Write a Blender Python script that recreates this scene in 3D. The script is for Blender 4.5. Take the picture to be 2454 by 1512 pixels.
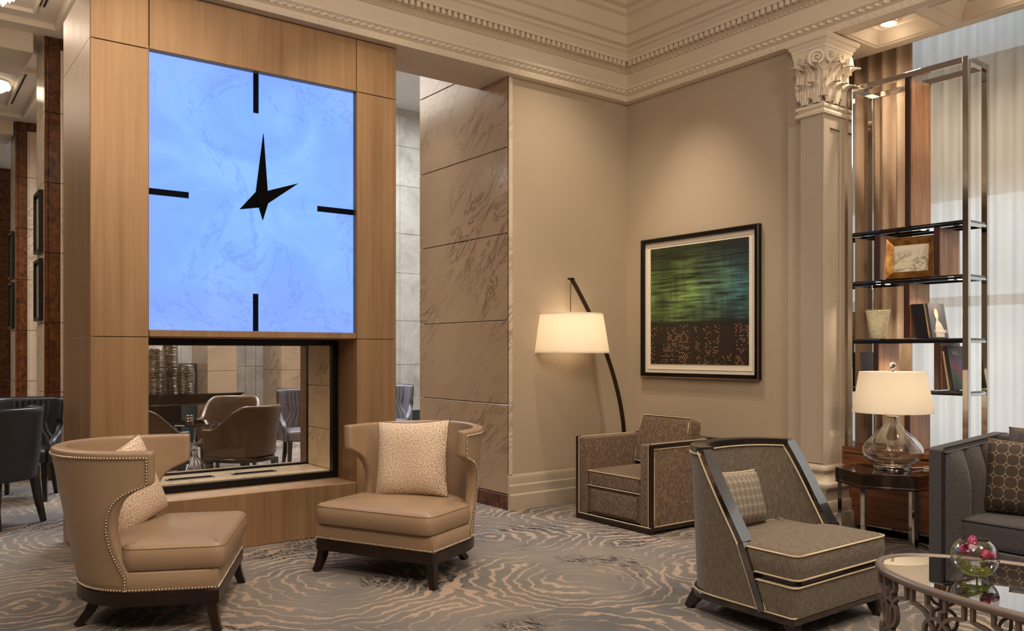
import bpy, bmesh, math, random
from mathutils import Vector, Matrix
S = bpy.context.scene
C = S.collection
for o in list(bpy.data.objects): bpy.data.objects.remove(o)
random.seed(7)
PI = math.pi
# ------------------------------------------------------------------ camera
cam = bpy.data.cameras.new('camera'); camo = bpy.data.objects.new('camera', cam); C.objects.link(camo)
cam.sensor_fit = 'HORIZONTAL'; cam.sensor_width = 36.0
cam.lens = 36.0*1990/2454; cam.shift_y = (843-756)/2454
cam.clip_start = 0.05; cam.clip_end = 100
camo.location = (0, 0, 1.35)
camo.rotation_euler = (PI/2, 0, math.atan2(0.8, 0.6)-PI/2)
S.camera = camo
# ------------------------------------------------------------------ world, light, exposure
S.view_settings.view_transform = 'Standard'; S.view_settings.look = 'None'
S.view_settings.gamma = 1.0; S.view_settings.use_curve_mapping = False
S.view_settings.exposure = 0.10
W = bpy.data.worlds.new('sky'); S.world = W; W.use_nodes = True
W.node_tree.nodes['Background'].inputs[0].default_value = (0.80, 0.90, 1.0, 1)
W.node_tree.nodes['Background'].inputs[1].default_value = 0.8
WARM = (1.0, 0.82, 0.62); SOFT = (1.0, 0.86, 0.70); COOL = (0.93, 0.96, 1.0)
def area(name, loc, rot, sx, sy, watts, col):
    l = bpy.data.lights.new(name, 'AREA'); l.shape = 'RECTANGLE'; l.size = sx; l.size_y = sy; l.energy = watts; l.color = col
    o = bpy.data.objects.new(name, l); C.objects.link(o); o.location = loc; o.rotation_euler = rot; return o
def spot(name, loc, target, watts, deg, col=WARM, blend=0.6, r=0.06):
    l = bpy.data.lights.new(name, 'SPOT'); l.energy = watts; l.spot_size = math.radians(deg); l.spot_blend = blend; l.color = col; l.shadow_soft_size = r
    o = bpy.data.objects.new(name, l); C.objects.link(o); o.location = loc
    o.rotation_euler = (Vector(target)-Vector(loc)).to_track_quat('-Z', 'Y').to_euler(); return o
def point(name, loc, watts, col=WARM, r=0.04):
    l = bpy.data.lights.new(name, 'POINT'); l.energy = watts; l.color = col; l.shadow_soft_size = r
    o = bpy.data.objects.new(name, l); C.objects.link(o); o.location = loc; return o
# daylight outside the bay window, behind the sheers
area('window_daylight', (7.15, 1.0, 2.1), (0, PI/2, 0), 3.4, 5.6, 48, COOL)
# big room: ceiling lighting
area('ceiling_light_main', (1.6, 1.4, 4.50), (0, 0, 0), 2.4, 2.4, 62, SOFT)
area('ceiling_light_left', (-1.6, 3.0, 4.50), (0, 0, 0), 1.6, 1.6, 40, SOFT)
spot('picture_spot', (4.55, 4.80, 4.55), (5.63, 4.72, 1.25), 170, 50, WARM, 1.0, .03)
spot('corner_spot', (4.3, 4.55, 4.55), (4.9, 5.68, 1.0), 150, 80, WARM, 1.0)
spot('clock_spot_a', (1.5, 4.3, 4.55), (1.25, 5.68, 1.6), 108, 70, WARM, 0.9)
spot('clock_spot_b', (3.0, 4.3, 4.55), (3.0, 5.68, 1.6), 150, 70, WARM, 0.9)
spot('chair_spot_a', (1.9, 3.4, 4.55), (1.3, 4.4, 0.4), 118, 56, WARM, 0.8)
spot('chair_spot_b', (2.7, 3.2, 4.55), (2.6, 4.3, 0.4), 40, 56, WARM, 0.8)
spot('carpet_spot', (3.4, 3.6, 4.55), (3.4, 3.7, 0), 110, 66, WARM, 1.0)
spot('seat_spot', (3.6, 1.6, 4.55), (3.8, 2.6, 0.4), 110, 60, WARM, 0.8)
spot('sofa_spot', (4.6, 1.2, 4.55), (4.9, 1.8, 0.5), 90, 60, WARM, 0.8)
# lounge behind the fireplace (cool) and hall on the left (warm)
area('lounge_light', (6.0, 10.2, 5.55), (0, 0, 0), 2.8, 4.0, 260, COOL)
area('lounge_light_b', (3.2, 11.0, 5.55), (0, 0, 0), 1.6, 2.4, 360, COOL)
area('hall_light', (-0.9, 9.6, 4.5), (0, 0, 0), 1.6, 6.0, 130, SOFT)
# added unseen fill points that brighten the upper walls and ceiling
point('upper_fill_a', (0.2, 0.6, 4.1), 165, SOFT, .35)
point('upper_fill_b', (3.2, -0.6, 4.1), 165, SOFT, .35)
# ------------------------------------------------------------------ mesh helpers
def link(o, parent=None):
    C.objects.link(o)
    if parent is not None: o.parent = parent
    return o
def tag(o, label=None, cat=None, group=None, kind=None):
    if label: o['label'] = label
    if cat: o['category'] = cat
    if group: o['group'] = group
    if kind: o['kind'] = kind
    return o
def thing(name, label, cat, loc=(0, 0, 0), rz=0.0, group=None):
    o = bpy.data.objects.new(name, None); o.empty_display_size = 0.05; link(o)
    o.location = loc; o.rotation_euler = (0, 0, rz)
    return tag(o, label, cat, group)
def T(x=0, y=0, z=0): return Matrix.Translation((x, y, z))
def R(a, ax='Z'): return Matrix.Rotation(a, 4, ax)
def vlerp(a, b, t): return tuple(a[i]+(b[i]-a[i])*t for i in range(3))
class MB:
    def __init__(s): s.v = []; s.f = []
    def add(s, vs, fs, M=None):
        n = len(s.v)
        s.v += [tuple(M @ Vector(q)) for q in vs] if M is not None else [tuple(q) for q in vs]
        s.f += [tuple(i+n for i in q) for q in fs]
        return s
    def box(s, x0, x1, y0, y1, z0, z1, b=0.0, M=None, seg=1):
        if x0 > x1: x0, x1 = x1, x0
        if y0 > y1: y0, y1 = y1, y0
        if z0 > z1: z0, z1 = z1, z0
        b = min(b, (x1-x0)*.49, (y1-y0)*.49, (z1-z0)*.49)
        if b <= 0:
            v = [(x, y, z) for x in (x0, x1) for y in (y0, y1) for z in (z0, z1)]
            return s.add(v, [(0,1,3,2),(4,6,7,5),(0,4,5,1),(2,3,7,6),(0,2,6,4),(1,5,7,3)], M)
        bm = bmesh.new(); bmesh.ops.create_cube(bm, size=1)
        for q in bm.verts: q.co = ((x0+x1)/2+q.co.x*(x1-x0), (y0+y1)/2+q.co.y*(y1-y0), (z0+z1)/2+q.co.z*(z1-z0))
        bmesh.ops.bevel(bm, geom=list(bm.edges), offset=b, segments=seg, affect='EDGES', profile=.5)
        bm.verts.index_update()
        s.add([q.co[:] for q in bm.verts], [[l.index for l in f.verts] for f in bm.faces], M); bm.free(); return s
    def prism(s, pts, z0, z1, M=None):
        n = len(pts)
        v = [(x, y, z0) for x, y in pts]+[(x, y, z1) for x, y in pts]
        f = [tuple(range(n-1, -1, -1)), tuple(range(n, 2*n))]+[(i, (i+1) % n, n+(i+1) % n, n+i) for i in range(n)]
        return s.add(v, f, M)
    def grid(s, fn, nu, nv, cu=False, cv=False, M=None, flip=False):
        v = [fn(i/(nu if cu else nu-1), j/(nv if cv else nv-1)) for i in range(nu) for j in range(nv)]
        f = []
        for i in range(nu if cu else nu-1):
            for j in range(nv if cv else nv-1):
                a, b = i*nv+j, ((i+1) % nu)*nv+j
                c, d = ((i+1) % nu)*nv+(j+1) % nv, i*nv+(j+1) % nv
                f.append((a, d, c, b) if flip else (a, b, c, d))
        return s.add(v, f, M)
    def lathe(s, prof, n=32, M=None, cap0=True, cap1=True):
        v = []; f = []; m = len(prof)
        for i in range(n):
            a = 2*PI*i/n
            for r, z in prof: v.append((r*math.cos(a), r*math.sin(a), z))
        for i in range(n):
            k = ((i+1) % n)*m
            for j in range(m-1): f.append((i*m+j, k+j, k+j+1, i*m+j+1))
        if cap0 and prof[0][0] > 1e-6: f.append(tuple(i*m for i in range(n-1, -1, -1)))
        if cap1 and prof[-1][0] > 1e-6: f.append(tuple(i*m+m-1 for i in range(n)))
        return s.add(v, f, M)
    def sweep(s, path, sec, closed=False, up=(0, 0, 1), scale=None, M=None, cap=True):
        # sec: list of (a,b): a along side vector, b along 'up-ish' vector
        P = [Vector(q) for q in path]; n = len(P); m = len(sec); v = []; f = []; upv = Vector(up)
        side_prev = None
        for i in range(n):
            if closed: t = P[(i+1) % n]-P[i-1]
            else: t = P[min(i+1, n-1)]-P[max(i-1, 0)]
            if t.length < 1e-9: t = Vector((1, 0, 0))
            t.normalize()
            sd = t.cross(upv)
            if sd.length < 0.08:
                sd = side_prev if side_prev is not None else t.cross(Vector((0.3, 1, 0.2)))
                sd = sd-t*sd.dot(t)
            sd.normalize(); side_prev = sd
            u2 = sd.cross(t)
            k = scale[i] if scale else 1.0
            for a, b in sec: v.append(tuple(P[i]+sd*(a*k)+u2*(b*k)))
        for i in range(n if closed else n-1):
            q = ((i+1) % n)*m
            for j in range(m): f.append((i*m+j, i*m+(j+1) % m, q+(j+1) % m, q+j))
        if cap and not closed: f += [tuple(range(m-1, -1, -1)), tuple((n-1)*m+j for j in range(m))]
        return s.add(v, f, M)
    def tube(s, path, r, n=8, closed=False, M=None, scale=None):
        return s.sweep(path, [(r*math.cos(2*PI*k/n), r*math.sin(2*PI*k/n)) for k in range(n)], closed, (0.013, 0.021, 1), scale, M)
    def ball(s, c, r, n=10, m=6, M=None, sc=(1, 1, 1)):
        v = [(c[0], c[1], c[2]-r*sc[2])]; f = []
        for j in range(1, m):
            t = -PI/2+PI*j/m
            for i in range(n):
                a = 2*PI*i/n
                v.append((c[0]+r*sc[0]*math.cos(t)*math.cos(a), c[1]+r*sc[1]*math.cos(t)*math.sin(a), c[2]+r*sc[2]*math.sin(t)))
        v.append((c[0], c[1], c[2]+r*sc[2])); L = len(v)-1
        for i in range(n):
            f.append((0, 1+(i+1) % n, 1+i)); f.append((L, L-n+i, L-n+(i+1) % n))
            for j in range(m-2):
                a = 1+j*n; f.append((a+i, a+(i+1) % n, a+n+(i+1) % n, a+n+i))
        return s.add(v, f, M)
    def rcush(s, w, d, h, r, puff=0.0, n=14, M=None, side=0.0):
        # rounded box centred in x,y ; z 0..h ; puffed top
        def place(p):
            q = []
            for c, e in zip(p, (w/2, d/2, h/2)):
                q.append(max(-(e-r), min(e-r, c*e)))
            off = Vector((p[0]*w/2-q[0], p[1]*d/2-q[1], p[2]*h/2-q[2]))
            if off.length > 1e-9: off = off.normalized()*r
            x, y, z = q[0]+off.x, q[1]+off.y, q[2]+off.z
            k = (1-min(1, abs(2*x/w))**3)*(1-min(1, abs(2*y/d))**3)
            if z > 0: z += puff*k
            kz = 1-(2*min(abs(z), h/2)/h)**2
            x *= 1+side*kz; y *= 1+side*kz
            return (x, y, z+h/2)
        def mp(t):   # denser near the edge
            return max(-1, min(1, math.sin(t*PI/2)))
        for ax in range(3):
            for sg in (-1, 1):
                def fn(u, v, ax=ax, sg=sg):
                    a, b = mp(u*2-1), mp(v*2-1)
                    p = [0, 0, 0]; p[ax] = sg; p[(ax+1) % 3] = a; p[(ax+2) % 3] = b
                    return place(p)
                s.grid(fn, n, n, M=M, flip=(sg < 0))
        return s
    def pillow(s, w, h, t, n=18, M=None, pin=0.07, sag=0.0):
        # flat in xz plane (w along x, h along z), thickness along y
        for sg in (-1, 1):
            def fn(u, v, sg=sg):
                a, b = math.sin((u-.5)*PI), math.sin((v-.5)*PI)
                th = t/2*((1-a**4)*(1-b**4))**0.55
                x = w/2*a*(1-pin*(1-b*b)); z = h/2*b*(1-pin*(1-a*a))
                th *= 1+sag*math.sin(5*a+2*b)
                return (x, sg*th, z)
            s.grid(fn, n, n, M=M, flip=(sg > 0))
        return s
    def outline(s, pts, prof, M=None, cap0=True, cap1=True, puff=0.0):
        # pts: closed ccw outline; prof: list of (inset, z)
        n = len(pts); rings = []
        nor = []
        for i in range(n):
            a, b = Vector(pts[i-1]), Vector(pts[(i+1) % n]); t = (b-a)
            nn = Vector((-t.y, t.x)); nn.normalize(); nor.append(nn)
        v = []; f = []
        for ins, z in prof:
            for i in range(n): v.append((pts[i][0]+nor[i].x*ins, pts[i][1]+nor[i].y*ins, z))
        for k in range(len(prof)-1):
            for i in range(n): f.append((k*n+i, k*n+(i+1) % n, (k+1)*n+(i+1) % n, (k+1)*n+i))
        if cap0: f.append(tuple(range(n-1, -1, -1)))
        if cap1:
            base = len(v)-n; cx = sum(q[0] for q in v[base:])/n; cy = sum(q[1] for q in v[base:])/n; z = prof[-1][1]
            prev = base
            for t in (0.25, 0.5, 0.75):
                st = len(v)
                for i in range(n):
                    q = v[base+i]; v.append((q[0]+(cx-q[0])*t, q[1]+(cy-q[1])*t, z+puff*(1-(1-t)**2)))
                for i in range(n): f.append((prev+i, prev+(i+1) % n, st+(i+1) % n, st+i))
                prev = st
            v.append((cx, cy, z+puff)); L = len(v)-1
            for i in range(n): f.append((prev+i, prev+(i+1) % n, L))
        return s.add(v, f, M)
    def mesh(s, name, mat, smooth=35, merge=True):
        me = bpy.data.meshes.new(name); me.from_pydata(s.v, [], s.f); me.validate()
        bm = bmesh.new(); bm.from_mesh(me)
        if merge: bmesh.ops.remove_doubles(bm, verts=bm.verts, dist=1e-5)
        bmesh.ops.recalc_face_normals(bm, faces=bm.faces); bm.to_mesh(me); bm.free()
        if smooth:
            me.shade_smooth(); me.set_sharp_from_angle(angle=math.radians(smooth))
        if mat: me.materials.append(MAT[mat])
        return me
    def build(s, name, mat, parent=None, smooth=35, label=None, kind=None, merge=True):
        o = bpy.data.objects.new(name, s.mesh(name, mat, smooth, merge)); link(o, parent)
        return tag(o, label, kind=kind)
def part(name, me, parent, loc=(0, 0, 0), rot=(0, 0, 0), sc=None):
    o = bpy.data.objects.new(name, me); link(o, parent); o.location = loc; o.rotation_euler = rot
    if sc: o.scale = sc
    return o
def dup(root, loc, rz, label=None, skip=()):
    r = root.copy(); link(r); r.location = loc; r.rotation_euler = (0, 0, rz)
    if label: r['label'] = label
    for ch in list(root.children):
        if ch.name.split('.')[0] in skip: continue
        c = ch.copy(); link(c, r)
        for g in list(ch.children):
            d = g.copy(); link(d, c)
    return r
def arc(cx, cy, r, a0, a1, n, ry=None):
    ry = r if ry is None else ry
    return [(cx+r*math.cos(a0+(a1-a0)*i/(n-1)), cy+ry*math.sin(a0+(a1-a0)*i/(n-1))) for i in range(n)]
def rectsec(w, h): return [(-w/2, -h/2), (w/2, -h/2), (w/2, h/2), (-w/2, h/2)]
def offset_ring(rect, off):
    x0, x1, y0, y1 = rect; return [(x0-off, y0-off), (x1+off, y0-off), (x1+off, y1+off), (x0-off, y1+off)]
def moulding(rect, prof):
    # profile (offset, z) swept round a rectangle with mitred corners
    m = MB(); n = len(prof); v = []; f = []
    for off, z in prof: v += [(x, y, z) for x, y in offset_ring(rect, off)]
    for k in range(n-1):
        for i in range(4): f.append((k*4+i, k*4+(i+1) % 4, (k+1)*4+(i+1) % 4, (k+1)*4+i))
    f.append((3, 2, 1, 0)); f.append(tuple((n-1)*4+i for i in range(4)))
    return m.add(v, f)
def textmesh(txt, size, depth=0.0006):
    cu = bpy.data.curves.new('lettering', 'FONT'); cu.body = txt; cu.size = size; cu.extrude = depth; cu.align_x = 'CENTER'; cu.align_y = 'CENTER'; cu.resolution_u = 3
    o = bpy.data.objects.new('lettering', cu); C.objects.link(o)
    dg = bpy.context.evaluated_depsgraph_get(); dg.update()
    me = bpy.data.meshes.new_from_object(o.evaluated_get(dg)); bpy.data.objects.remove(o); return me
# ------------------------------------------------------------------ materials
MAT = {}
def srgb(r, g, b):
    def c(x):
        x /= 255.0
        return x/12.92 if x <= .04045 else ((x+.055)/1.055)**2.4
    return (c(r), c(g), c(b), 1)
def nd(nt, typ, ins=None, **at):
    n = nt.nodes.new('ShaderNode'+typ)
    for k, v in at.items(): setattr(n, k, v)
    for k, v in (ins or {}).items():
        if isinstance(v, bpy.types.NodeSocket): nt.links.new(v, n.inputs[k])
        elif v is not None: n.inputs[k].default_value = v
    return n
def newmat(name, col=(0.5, 0.5, 0.5, 1), rough=0.5, metal=0.0, **kw):
    m = bpy.data.materials.new(name); m.use_nodes = True; nt = m.node_tree; b = nt.nodes['Principled BSDF']
    b.inputs['Base Color'].default_value = col; b.inputs['Roughness'].default_value = rough; b.inputs['Metallic'].default_value = metal
    for k, v in kw.items(): b.inputs[k.replace('_', ' ')].default_value = v
    MAT[name] = m; return m, nt, b
def math_(nt, op, a, b=None, c=None, clamp=False):
    n = nt.nodes.new('ShaderNodeMath'); n.operation = op; n.use_clamp = clamp
    for i, x in enumerate((a, b, c)):
        if x is None: continue
        if isinstance(x, bpy.types.NodeSocket): nt.links.new(x, n.inputs[i])
        else: n.inputs[i].default_value = x
    return n.outputs[0]
def mix(nt, f, a, b, blend='MIX'):
    n = nt.nodes.new('ShaderNodeMix'); n.data_type = 'RGBA'; n.blend_type = blend
    for k, x in ((0, f), (6, a), (7, b)):
        if isinstance(x, bpy.types.NodeSocket): nt.links.new(x, n.inputs[k])
        else: n.inputs[k].default_value = x
    return n.outputs[2]
def ramp(nt, fac, stops):
    n = nt.nodes.new('ShaderNodeValToRGB'); nt.links.new(fac, n.inputs[0]); e = n.color_ramp.elements
    while len(e) < len(stops): e.new(0.5)
    for q, (p, c) in zip(e, stops):
        q.position = p; q.color = c if len(c) == 4 else (*c, 1)
    return n.outputs[0]
def bump(nt, b, h, strength=0.3, dist=0.01):
    n = nd(nt, 'Bump', {'Height': h, 'Strength': strength, 'Distance': dist}); nt.links.new(n.outputs[0], b.inputs['Normal']); return n
def coord(nt, scale=(1, 1, 1), kind='Object', rot=(0, 0, 0), loc=(0, 0, 0)):
    if kind == 'Position': o = nd(nt, 'NewGeometry').outputs['Position']
    else: o = nd(nt, 'TexCoord').outputs[kind]
    return nd(nt, 'Mapping', {'Vector': o, 'Scale': scale, 'Rotation': rot, 'Location': loc}).outputs[0]
def noise(nt, vec, scale=5.0, detail=3.0, rough=0.5, dist=0.0, out='Fac'):
    return nd(nt, 'TexNoise', {'Vector': vec, 'Scale': scale, 'Detail': detail, 'Roughness': rough, 'Distortion': dist}).outputs[out]
def setc(nt, b, sock): nt.links.new(sock, b.inputs['Base Color'])
def build_materials():
    # --- painted surfaces
    for nm, c, r in (('wall_paint', srgb(181, 165, 143), .62), ('plaster', srgb(226, 212, 192), .6), ('ceiling_paint', srgb(216, 202, 182), .7),
                     ('trim_paint', srgb(182, 169, 151), .5), ('white_paint', srgb(205, 205, 204), .8), ('rear_paint', srgb(140, 122, 104), .8)):
        m, nt, b = newmat(nm, c, r)
        n = noise(nt, coord(nt, kind='Position'), 2.2, 4, .6)
        setc(nt, b, mix(nt, n, tuple(x*.94 for x in c[:3])+(1,), tuple(min(1, x*1.05) for x in c[:3])+(1,)))
        bump(nt, b, noise(nt, coord(nt, kind='Position'), 160, 2), .05, .002)
    # --- carpet
    m, nt, b = newmat('carpet', rough=.95, Specular_IOR_Level=.1)
    pos = nd(nt, 'NewGeometry').outputs['Position']
    w1 = nd(nt, 'TexNoise', {'Vector': pos, 'Scale': 1.9, 'Detail': 2.0}).outputs['Color']
    w2 = nd(nt, 'TexNoise', {'Vector': pos, 'Scale': 9.0, 'Detail': 2.0}).outputs['Color']
    def vm(op, a, bb=None, s=None):
        n = nt.nodes.new('ShaderNodeVectorMath'); n.operation = op
        for i, x in enumerate((a, bb)):
            if x is None: continue
            if isinstance(x, bpy.types.NodeSocket): nt.links.new(x, n.inputs[i])
            else: n.inputs[i].default_value = x
        if s is not None: n.inputs['Scale'].default_value = s
        return n
    o1 = vm('SCALE', vm('SUBTRACT', w1, (.5, .5, .5)).outputs[0], s=.34).outputs[0]
    o2 = vm('SCALE', vm('SUBTRACT', w2, (.5, .5, .5)).outputs[0], s=.135).outputs[0]
    p2 = vm('MULTIPLY', vm('ADD', vm('ADD', pos, o1).outputs[0], o2).outputs[0], (1, 1, 0)).outputs[0]
    d = None
    for cx, cy in ((3.30, 3.70), (4.35, 3.25), (2.10, 4.55), (3.55, 4.95), (2.55, 2.75), (1.05, 3.45), (0.55, 5.05), (1.15, 6.75), (-.3, 7.9), (4.55, 5.1), (4.2, 1.9), (3.2, 1.2), (2.6, 8.2), (4.0, 9.6), (1.6, 10.4), (5.6, 2.3), (-.6, 10.2), (3.6, 12.0)):
        q = vm('DISTANCE', p2, (cx, cy, 0)).outputs['Value']
        d = q if d is None else math_(nt, 'MINIMUM', d, q)
    ringv = math_(nt, 'SINE', math_(nt, 'MULTIPLY', d, 2*PI/.088))
    fade = noise(nt, coord(nt, (1, 1, 0), 'Position', loc=(3, 1, 0)), 1.3, 3, .6)
    thr = math_(nt, 'ADD', math_(nt, 'MULTIPLY', math_(nt, 'SUBTRACT', .55, fade), 3.4), .50)
    line = nd(nt, 'MapRange', {0: math_(nt, 'SUBTRACT', ringv, thr), 1: -.15, 2: .35, 3: 0.0, 4: 1.0}, clamp=True).outputs[0]
    broad = noise(nt, coord(nt, (1, 1, 0), 'Position', loc=(7, 2, 0)), 1.1, 3, .55)
    basec = ramp(nt, broad, [(.33, srgb(102, 103, 107)), (.5, srgb(126, 121, 118)), (.68, srgb(142, 133, 125))])
    fibre = noise(nt, coord(nt, (55, 9, 1), 'Position', rot=(0, 0, .35)), 3.2, 3, .6)
    basec = mix(nt, math_(nt, 'MULTIPLY', fibre, .45), basec, srgb(92, 84, 76))
    linec = mix(nt, noise(nt, coord(nt, kind='Position'), 20, 3), srgb(168, 147, 130), srgb(190, 168, 150))
    dash = noise(nt, coord(nt, (26, 4.5, 1), 'Position', rot=(0, 0, .35)), 3.0, 2, .5)
    dm = noise(nt, coord(nt, (1, 1, 0), 'Position', loc=(11.3, 4.2, 0)), 1.5, 2, .5)
    dfac = math_(nt, 'MULTIPLY', nd(nt, 'MapRange', {0: dash, 1: .50, 2: .56, 3: 0.0, 4: 1.0}, clamp=True).outputs[0],
                 nd(nt, 'MapRange', {0: dm, 1: .55, 2: .63, 3: 0.0, 4: .9}, clamp=True).outputs[0])
    c1 = mix(nt, dfac, basec, srgb(38, 36, 44))
    c2 = mix(nt, math_(nt, 'MULTIPLY', line, .72), c1, linec)
    setc(nt, b, c2)
    hgt = math_(nt, 'ADD', math_(nt, 'MULTIPLY', line, .6), noise(nt, coord(nt, kind='Position'), 190, 2))
    bump(nt, b, hgt, .35, .006)
    # --- bronze
    m, nt, b = newmat('bronze', rough=.40, metal=.45)
    st = noise(nt, coord(nt, (9, 9, .35), 'Position'), 2.2, 4, .62)
    bl = noise(nt, coord(nt, (1, 1, 1), 'Position'), 1.7, 3)
    setc(nt, b, mix(nt, math_(nt, 'MULTIPLY', bl, .55), ramp(nt, st, [(.25, srgb(138, 107, 76)), (.5, srgb(162, 129, 95)), (.75, srgb(178, 146, 110))]), srgb(142, 110, 78)))
    nt.links.new(nd(nt, 'MapRange', {0: st, 3: .34, 4: .5}).outputs[0], b.inputs['Roughness'])
    m, nt, b = newmat('bronze_dark', srgb(120, 92, 62), .4, .5)
    # --- onyx, backlit
    m, nt, b = newmat('onyx', (0.02, 0.03, 0.06, 1), .45, Specular_IOR_Level=.1)
    p = coord(nt, kind='Position')
    cl = noise(nt, p, 1.6, 5, .6, 1.2)
    ve = math_(nt, 'ABSOLUTE', math_(nt, 'SUBTRACT', noise(nt, p, 1.25, 6, .62, .8), .5))
    vf = nd(nt, 'MapRange', {0: ve, 1: 0.0, 2: .012, 3: .33, 4: 0.0}, clamp=True).outputs[0]
    base = ramp(nt, cl, [(.25, srgb(120, 162, 250)), (.45, srgb(126, 176, 252)), (.62, srgb(138, 188, 255)), (.85, srgb(150, 184, 254))])
    px_ = nd(nt, 'SeparateXYZ', {0: nd(nt, 'NewGeometry').outputs['Position']})
    eg = nd(nt, 'MapRange', {0: math_(nt, 'MAXIMUM', math_(nt, 'ABSOLUTE', math_(nt, 'SUBTRACT', px_.outputs[0], 2.05)), math_(nt, 'ABSOLUTE', math_(nt, 'SUBTRACT', px_.outputs[2], 2.55))), 1: .45, 2: .95, 3: 0.0, 4: .55}, clamp=True).outputs[0]
    base = mix(nt, eg, base, srgb(136, 158, 252))
    em = mix(nt, vf, base, srgb(96, 118, 205))
    nt.links.new(em, b.inputs['Emission Color']); b.inputs['Emission Strength'].default_value = 1.0
    # --- stone
    def marble(nm, c0, c1, c2, sc=1.0, rough=.16, rot=(.7, .5, .6), wid=.05):
        m, nt, b = newmat(nm, rough=rough)
        p = coord(nt, (sc, sc, sc), 'Position', rot=rot)
        big = noise(nt, nd(nt, 'Mapping', {'Vector': p, 'Scale': (1, 1, 3.2)}).outputs[0], 1.5, 5, .6, .6)
        v1 = math_(nt, 'ABSOLUTE', math_(nt, 'SUBTRACT', noise(nt, nd(nt, 'Mapping', {'Vector': p, 'Scale': (.9, .9, 3.6)}).outputs[0], 1.7, 7, .66, 1.0), .5))
        vf = nd(nt, 'MapRange', {0: v1, 1: 0.0, 2: wid, 3: .85, 4: 0.0}, clamp=True).outputs[0]
        gate = nd(nt, 'MapRange', {0: noise(nt, p, 1.1, 3), 1: .42, 2: .62, 3: 0.0, 4: 1.0}, clamp=True).outputs[0]
        setc(nt, b, mix(nt, math_(nt, 'MULTIPLY', vf, gate), mix(nt, big, c0, c1), c2))
    marble('marble_cream', srgb(182, 158, 132), srgb(164, 138, 112), srgb(112, 88, 70), 1.0, wid=.035)
    marble('marble_pale', srgb(226, 208, 184), srgb(206, 184, 158), srgb(150, 124, 104), 1.6)
    marble('firebox_stone', srgb(232, 212, 182), srgb(216, 190, 156), srgb(120, 92, 66), 3.0, .22, wid=.02)
    m, nt, b = newmat('marble_brown', rough=.14)
    p = coord(nt, kind='Position')
    f1 = noise(nt, p, 9, 6, .7, 1.5)
    setc(nt, b, ramp(nt, f1, [(.30, srgb(34, 17, 8)), (.45, srgb(78, 42, 20)), (.6, srgb(106, 60, 32)), (.75, srgb(130, 82, 50))]))
    m, nt, b = newmat('stone_grey', rough=.38)
    f1 = noise(nt, coord(nt, kind='Position'), 2.1, 6, .66, .5); f2 = noise(nt, coord(nt, kind='Position'), 30, 4, .7)
    setc(nt, b, mix(nt, math_(nt, 'MULTIPLY', f2, .3), ramp(nt, f1, [(.3, srgb(150, 146, 138)), (.5, srgb(186, 182, 174)), (.7, srgb(208, 204, 196))]), srgb(120, 112, 100)))
    newmat('stone_green', srgb(40, 54, 56), .2)
    newmat('grout', srgb(176, 140, 104), .8)
    # --- leather
    def leather(nm, c, r=.38, cellscale=260):
        m, nt, b = newmat(nm, c, r)
        n = noise(nt, coord(nt, kind='Object'), 3.0, 4)
        setc(nt, b, mix(nt, n, tuple(x*.86 for x in c[:3])+(1,), tuple(min(1, x*1.1) for x in c[:3])+(1,)))
        vo = nd(nt, 'TexVoronoi', {'Vector': coord(nt, kind='Object'), 'Scale': float(cellscale)}).outputs['Distance']
        bump(nt, b, math_(nt, 'ADD', vo, math_(nt, 'MULTIPLY', noise(nt, coord(nt, kind='Object'), 7, 3), 3.0)), .12, .003)
    leather('leather_taupe', srgb(156, 131, 106), .36)
    leather('leather_navy', srgb(50, 52, 60), .36)
    leather('leather_plum', srgb(118, 114, 124), .42)
    leather('leather_brown', srgb(112, 88, 68), .24)
    # --- woods
    def wood(nm, c0, c1, rough, axis, sc=1.0, coat=0.0):
        m, nt, b = newmat(nm, rough=rough)
        s3 = [22*sc]*3; s3[axis] = 1.3*sc
        f = noise(nt, coord(nt, tuple(s3), 'Object'), 1.4, 4, .6, .8)
        f2 = noise(nt, coord(nt, tuple(x*5 for x in s3), 'Object'), 1.4, 2, .6)
        setc(nt, b, mix(nt, math_(nt, 'MULTIPLY', f2, .25), ramp(nt, f, [(.3, c0), (.7, c1)]), c0))
        if nm == 'wood_lacquer': b.inputs['Coat IOR'].default_value = 2.3
        b.inputs['Coat Weight'].default_value = coat; b.inputs['Coat Roughness'].default_value = .06
        bump(nt, b, f2, .06, .001)
    wood('wood_espresso', srgb(22, 12, 8), srgb(40, 24, 16), .34, 2)
    wood('wood_black', srgb(24, 19, 18), srgb(38, 30, 28), .22, 2, 1, .5)
    wood('wood_lacquer', srgb(20, 17, 17), srgb(32, 27, 26), .22, 2, 1, 1.0)
    wood('wood_walnut_v', srgb(140, 96, 66), srgb(192, 144, 106), .42, 2)
    wood('wood_walnut_h', srgb(96, 54, 30), srgb(150, 96, 60), .36, 1)
    wood('wood_edge', srgb(52, 26, 14), srgb(76, 42, 24), .4, 2)
    wood('wood_ebony', srgb(14, 8, 6), srgb(38, 22, 15), .12, 0, .9, .8)
    # --- fabrics
    def fabric(nm, stops, s1, s2, b_=.35, rough=.9, sheen=.15):
        m, nt, b = newmat(nm, rough=rough, Specular_IOR_Level=.2)
        a = noise(nt, coord(nt, s1, 'Object'), 1.0, 3, .7); c = noise(nt, coord(nt, s2, 'Object'), 1.0, 3, .7)
        f = math_(nt, 'ADD', math_(nt, 'MULTIPLY', a, .5), math_(nt, 'MULTIPLY', c, .5))
        setc(nt, b, ramp(nt, f, stops)); b.inputs['Sheen Weight'].default_value = sheen
        bump(nt, b, f, b_, .004)
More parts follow.
